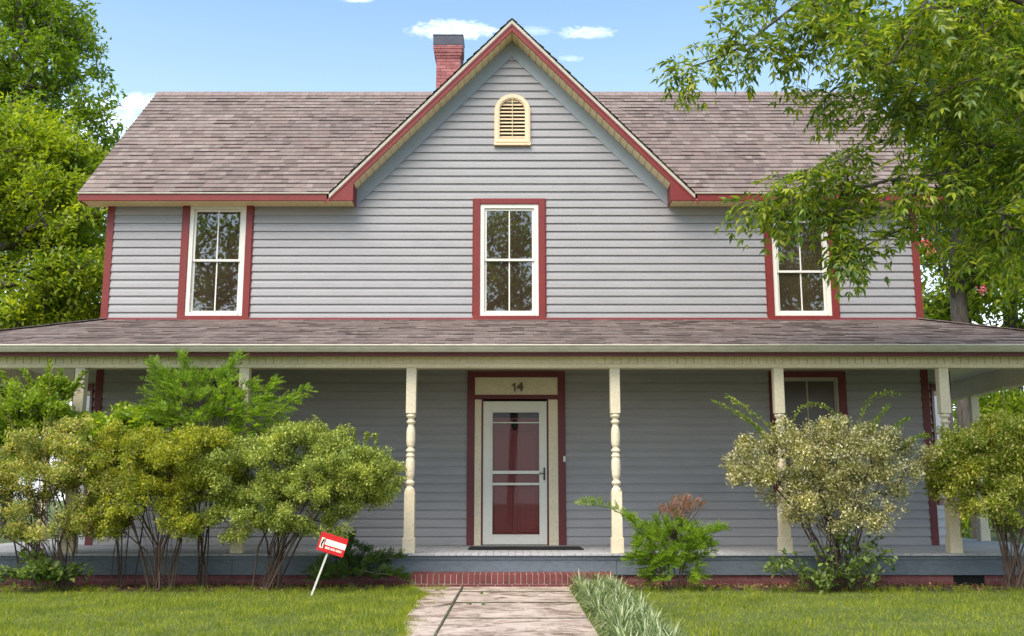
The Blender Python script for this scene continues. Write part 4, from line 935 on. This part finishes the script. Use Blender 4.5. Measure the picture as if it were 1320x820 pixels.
# ------------------------------------------------------------------ variegated border grass
M['lirio'] = leafmat('variegated border grass blades', [(.05, .10, .025), (.14, .21, .06), (.36, .42, .26), (.07, .13, .03), (.54, .58, .44)], .25, .5, 2, gain=(1.0, .98, .85))
proto = []
for v in range(4):
    m = 110; a = R.uniform(0, 2 * PI, m); L_ = R.uniform(.13, .26, m); lean = R.uniform(.3, 1.5, m); w = R.uniform(.007, .013, m)
    r0 = R.random(m)[:, None] * .05; ax = np.stack([np.cos(a), np.sin(a), 0 * a], 1); sd = np.stack([-np.sin(a), np.cos(a), 0 * a], 1)
    rows = []
    for t in (0, .35, .7, 1.0):
        c = ax * r0 + ax * (L_ * np.sin(lean * t) * t)[:, None] * .9 + np.array([0, 0, 1]) * (L_ * t * np.cos(lean * t * 1.15))[:, None]
        ww = w * (1.0, 1.0, .75, .05)[(0, .35, .7, 1.0).index(t)]; rows += [c - sd * ww[:, None] / 2, c + sd * ww[:, None] / 2]
    V = np.stack(rows, 1).reshape(-1, 3); fi = np.array([[0, 1, 3, 2], [2, 3, 5, 4], [4, 5, 7, 6]]).ravel()
    proto.append((V, (np.arange(m)[:, None] * 8 + fi[None]).ravel(), m * 3))
meshes = []
lab = 'strappy lilyturf plant with white-striped leaves along the right edge of the path'
i = 0
for y in np.arange(12.15, 6.2, -.19):
    for dx in (.0, .15, .29):
        x = .80 + dx + R.uniform(-.04, .04); v = i % 4
        if len(meshes) < 4: o = npmesh('lilyturf_plant', proto[v][0], np.full(proto[v][2], 4), proto[v][1], M['lirio']); meshes.append(o)
        else: o = meshes[v].copy(); col.objects.link(o)
        o.location = (x, y + R.uniform(-.05, .05), 0); s_ = R.uniform(.8, 1.15); o.scale = (s_, s_, s_ * R.uniform(.85, 1.1)); o.rotation_euler = (0, 0, R.uniform(0, 6.28))
        tag(o, lab, 'lilyturf', 'lilyturf plants bordering the path'); i += 1
# ------------------------------------------------------------------ lawn
M['grass'] = leafmat('lawn grass', [(.06, .10, .012), (.09, .14, .015), (.14, .19, .02), (.20, .22, .04), (.10, .15, .015)], .4, .6, .8, gain=(2.0, 1.75, 1.0))
def inpoly(x, y, poly):
    c = np.zeros(len(x), bool); j = len(poly) - 1
    for i in range(len(poly)):
        xi, yi = poly[i]; xj, yj = poly[j]
        c ^= ((yi > y) != (yj > y)) & (x < (xj - xi) * (y - yi) / (yj - yi + 1e-12) + xi); j = i
    return c
N = 300000
x = R.uniform(-9, 9, N); y = 7.2 + (12.85 - 7.2) * R.random(N)
keep = np.ones(N, bool)
pp_ = [(-1.25, 12.6), (-1.12, 11.95), (-.93, 11.3), (-.95, 10.6), (-.92, 9.4), (-.82, 8.2), (-.80, 6.0), (.66, 6.0), (.66, 12.9), (-1.25, 12.9)]
keep &= ~inpoly(x, y, pp_)
bed = inpoly(x, y, bedL) | inpoly(x, y, bedR); keep &= ~(bed & (R.random(N) > .10))
keep &= ~((x > .66) & (x < 1.2) & (R.random(N) > .3))
fade = np.clip((y - 11.7) / .5, 0, 1); keep &= R.random(N) > fade * .5
# right-hand lawn is thinner and shorter
keep &= ~((x > 1.2) & (R.random(N) > .78))
x = x[keep]; y = y[keep]; m = len(x)
clump = .75 + .5 * np.sin(x * 2.1 + np.sin(y * 1.7)) * np.sin(y * 2.7 + 1.3 * np.sin(x * 1.3))
h = R.uniform(.022, .055, m) * np.clip(clump, .6, 1.3) * np.where(x > 1.2, .8, 1); wd = R.uniform(.004, .007, m); a = R.uniform(0, 2 * PI, m)
ln_ = R.normal(size=(m, 2)) * .5
b0 = np.stack([x - np.cos(a) * wd / 2, y - np.sin(a) * wd / 2, 0 * x], 1); b1 = np.stack([x + np.cos(a) * wd / 2, y + np.sin(a) * wd / 2, 0 * x], 1); tp_ = np.stack([x + ln_[:, 0] * h, y + ln_[:, 1] * h, h], 1)
V = np.stack([b0, b1, tp_], 1).reshape(-1, 3)
cxy = [(R.uniform(-8, 8), R.uniform(8, 12.3)) for _ in range(420)] + [(R.uniform(-7.6, 7.6), R.uniform(11.9, 12.3)) for _ in range(420)]
for (xa, ya), (xb, yb_) in zip([(-1.2, 12.3), (-1.1, 11.9), (-.93, 11.3), (-.96, 10.6), (-.93, 9.4), (-.82, 8.2)], [(-1.1, 11.9), (-.93, 11.3), (-.96, 10.6), (-.93, 9.4), (-.82, 8.2), (-.80, 6.8)]):
    for u in R.random(34): cxy.append((xa + (xb - xa) * u + R.normal() * .025 - .01, ya + (yb_ - ya) * u))
cxy = np.array([c_ for c_ in cxy if not (-.75 < c_[0] < 1.15)]); cb_ = np.repeat(cxy, 16, 0); k_ = len(cb_); cb_ = cb_ + R.normal(size=(k_, 2)) * .018
hh_ = R.uniform(.035, .085, k_); aa_ = R.uniform(0, 2 * PI, k_); ww_ = R.uniform(.004, .008, k_); lean_ = R.normal(size=(k_, 2)) * .55
V = np.concatenate([V, np.stack([np.stack([cb_[:, 0] - np.cos(aa_) * ww_ / 2, cb_[:, 1] - np.sin(aa_) * ww_ / 2, 0 * hh_], 1), np.stack([cb_[:, 0] + np.cos(aa_) * ww_ / 2, cb_[:, 1] + np.sin(aa_) * ww_ / 2, 0 * hh_], 1), np.stack([cb_[:, 0] + lean_[:, 0] * hh_, cb_[:, 1] + lean_[:, 1] * hh_, hh_], 1)], 1).reshape(-1, 3)]); m += k_
tag(npmesh('grass', V, np.full(m, 3), np.arange(m * 3), M['grass']), 'sunlit mown lawn grass on both sides of the path', 'grass', kind='stuff')
# leaf litter in the beds
N = 5000; x = R.uniform(-7.6, 7.6, N); y = R.uniform(12.0, 12.86, N); keep = inpoly(x, y, bedL) | inpoly(x, y, bedR); x = x[keep]; y = y[keep]; m = len(x)
ll = R.uniform(.03, .06, m); d = rdir(m); d[:, 2] *= .25; n = rdir(m) * .4 + np.array([0, 0, 1.])
o = leaves_obj('leaf_litter', leafmat('dead leaves', [(.10, .06, .03), (.18, .12, .07), (.28, .2, .12)], .1), np.stack([x, y, R.uniform(.01, .03, m)], 1), d, n, ll, ll * .5, None, False); tag(o, 'brown fallen leaves under the shrubs', 'leaf litter', kind='stuff')
# small weeds in the path joints
for px_, py_ in ((620, 768.5), (605, 782), (623, 783)):
    yy = [q for q in np.arange(8, 12.5, .05)]; Y_ = min(yy, key=lambda q: abs(P(px_, py_, q)[2])); X_ = P(px_, py_, Y_)[0]
    q = np.array([[0., 0, .02]]); p, d, n = cluster(q, 40, .028, None, 0, .6); ln = R.uniform(.012, .025, 40); p[:, 2] = np.abs(p[:, 2]) * .4 + .006
    o = leaves_obj('weed', M['broad'], p, d, n, ln, ln * .5, None, False); o.location = (X_, Y_, .015); tag(o, 'tiny green weed growing in a joint of the concrete path', 'weed', 'weeds in the path joints')
# ------------------------------------------------------------------ yard sign
sgn = empty('yard_sign', (P(399.5, 769, 11.6)[0], 11.6, 0)); tag(sgn, 'leaning red and white yard sign on a pale stake in the lawn', 'sign')
YG = 11.55
a = Vector(P(400, 768, YG)); a.z = -.03; b = Vector(P(424.5, 707, YG)); 
sdir = (b - a).normalized()
f = MB(); f.bar(a, b + sdir * .12, .022, .012, (0, 1, 0)); o = f.build('stake', M['stake'], None, .002); o.parent = sgn; o.data.transform(__import__('mathutils').Matrix.Translation(-Vector(sgn.location)))
ang = -math.radians(17)
bd = empty('board', (0, 0, 0)); bd.parent = sgn; cpos = Vector(P(428.5, 702.0, YG - .02)) - Vector(sgn.location); bd.location = cpos; bd.rotation_euler = (0, -ang, math.radians(4))
def bpart(name, x0, x1, z0, z1, y0, y1, mat, bev=0):
    f = MB(); f.box(x0, x1, y0, y1, z0, z1); o = f.build(name, mat, None, bev); o.parent = bd; return o
w_, h_ = .152, .102
bpart('panel', -w_, w_, -h_, h_, -.003, .003, M['signred'], .002)
bpart('white_band', -w_ + .072, w_ - .004, -.022, .040, -.0055, -.0035, M['signwhite'])
bpart('white_strip', -w_ + .022, -w_ + .060, -.068, .045, -.0055, -.0035, M['signwhite'])
f = MB(); f.prism([(-w_ + .05, -.008, .04), (-w_ + .057, -.008, .02), (-w_ + .046, -.008, -.02), (-w_ + .048, -.008, -.055), (-w_ + .036, -.008, -.055), (-w_ + .030, -.008, -.02), (-w_ + .038, -.008, .02)], (0, .002, 0)); o = f.build('emblem', M['signblack']); o.parent = bd
text('lettering', '800-555-0001', .034, M['signwhite'], bd, (.03, -.0045, -.052), (PI / 2, 0, 0), .001, 1.0, .0012)
f = MB(); f.lathe([(.004, 0), (.004, .002)], (0, 0, 0), 8)
# ------------------------------------------------------------------ light
SUN_EL = math.radians(54); SUN_AZ = math.radians(-150)    # azimuth from +Y; the sun stands behind the photographer's left shoulder
world = bpy.data.worlds.new('World'); scn.world = world; world.use_nodes = True
n = world.node_tree; bg = n.nodes['Background']
sky = n.nodes.new('ShaderNodeTexSky'); sky.sky_type = 'NISHITA'; sky.sun_disc = False; sky.sun_elevation = SUN_EL; sky.sun_rotation = SUN_AZ
sky.air_density = 1.0; sky.dust_density = 1.6; sky.ozone_density = 1.8
hsv = n.nodes.new('ShaderNodeHueSaturation'); hsv.inputs['Hue'].default_value = .487; hsv.inputs['Saturation'].default_value = 1.02; hsv.inputs['Value'].default_value = .93; lin(n, sky.outputs[0], hsv.inputs['Color'])
tc = n.nodes.new('ShaderNodeTexCoord'); sp = n.nodes.new('ShaderNodeSeparateXYZ'); lin(n, tc.outputs['Generated'], sp.inputs[0])
yv = mth(n, 'MAXIMUM', sp.outputs[1], .05); U = mth(n, 'DIVIDE', sp.outputs[0], yv); Vv = mth(n, 'DIVIDE', sp.outputs[2], yv)
cb = n.nodes.new('ShaderNodeCombineXYZ'); lin(n, U, cb.inputs[0]); lin(n, mth(n, 'MULTIPLY', Vv, 2.2), cb.inputs[1])
nz1 = noise(n, cb.outputs[0], 70, 7, .6, .8)
tot = None
for px_, py_, rx_p, ry_p, st_ in ((585, 39, 68, 16, 1.0), (757, 42, 40, 11, .75), (112, 160, 100, 46, .8), (180, 132, 46, 15, .75), (120, 200, 60, 34, .7), (460, 0, 28, 5, .7), (735, 76, 20, 5, .4), (690, 40, 30, 8, .35), (100, 128, 30, 8, .5), (1330, 330, 160, 120, .8), (1300, 420, 200, 80, .9), (60, 420, 300, 60, .6)):
    d_ = Vector(P(px_, py_, 1.0)) - Vector((0, 0, CAMH)); u0, v0_ = d_.x / d_.y, d_.z / d_.y
    a_ = mth(n, 'DIVIDE', mth(n, 'SUBTRACT', U, u0), rx_p / F); b_ = mth(n, 'DIVIDE', mth(n, 'SUBTRACT', Vv, v0_), ry_p / F)
    r2 = mth(n, 'ADD', mth(n, 'MULTIPLY', a_, a_), mth(n, 'MULTIPLY', b_, b_))
    m_ = mth(n, 'SUBTRACT', 1.0, r2); m_ = mth(n, 'ADD', m_, mth(n, 'MULTIPLY', mth(n, 'SUBTRACT', nz1, .5), 3.0)); m_ = mth(n, 'MULTIPLY', mth(n, 'MAXIMUM', mth(n, 'MULTIPLY', m_, .42), 0), st_)
    m_ = mth(n, 'MINIMUM', m_, st_)
    tot = m_ if tot is None else mth(n, 'MAXIMUM', tot, m_)
tot = mth(n, 'MULTIPLY', tot, mth(n, 'GREATER_THAN', sp.outputs[1], .05))
hz_ = mth(n, 'MULTIPLY', mth(n, 'POWER', mth(n, 'MAXIMUM', mth(n, 'SUBTRACT', 1.0, mth(n, 'MULTIPLY', sp.outputs[2], 1.9)), 0), 1.6), .75)
skyc = mixc(n, tot, mixc(n, hz_, hsv.outputs[0], (5.6, 6.0, 6.4)), (7.6, 7.7, 7.9))
lin(n, skyc, bg.inputs[0]); bg.inputs['Strength'].default_value = .15
sl = bpy.data.lights.new('sun', 'SUN'); sl.energy = 2.3; sl.angle = math.radians(50); sl.color = (1, .91, .78)
so = bpy.data.objects.new('sun', sl); col.objects.link(so)
sd_ = Vector((math.sin(SUN_AZ) * math.cos(SUN_EL), math.cos(SUN_AZ) * math.cos(SUN_EL), math.sin(SUN_EL)))
so.rotation_euler = sd_.to_track_quat('Z', 'Y').to_euler(); so.location = sd_ * 50
vs = scn.view_settings; vs.view_transform = 'Standard'; vs.look = 'None'; vs.exposure = 1.1; vs.gamma = 1; vs.use_curve_mapping = False
scn.render.engine = 'CYCLES'; scn.cycles.max_bounces = 6; scn.cycles.transparent_max_bounces = 8
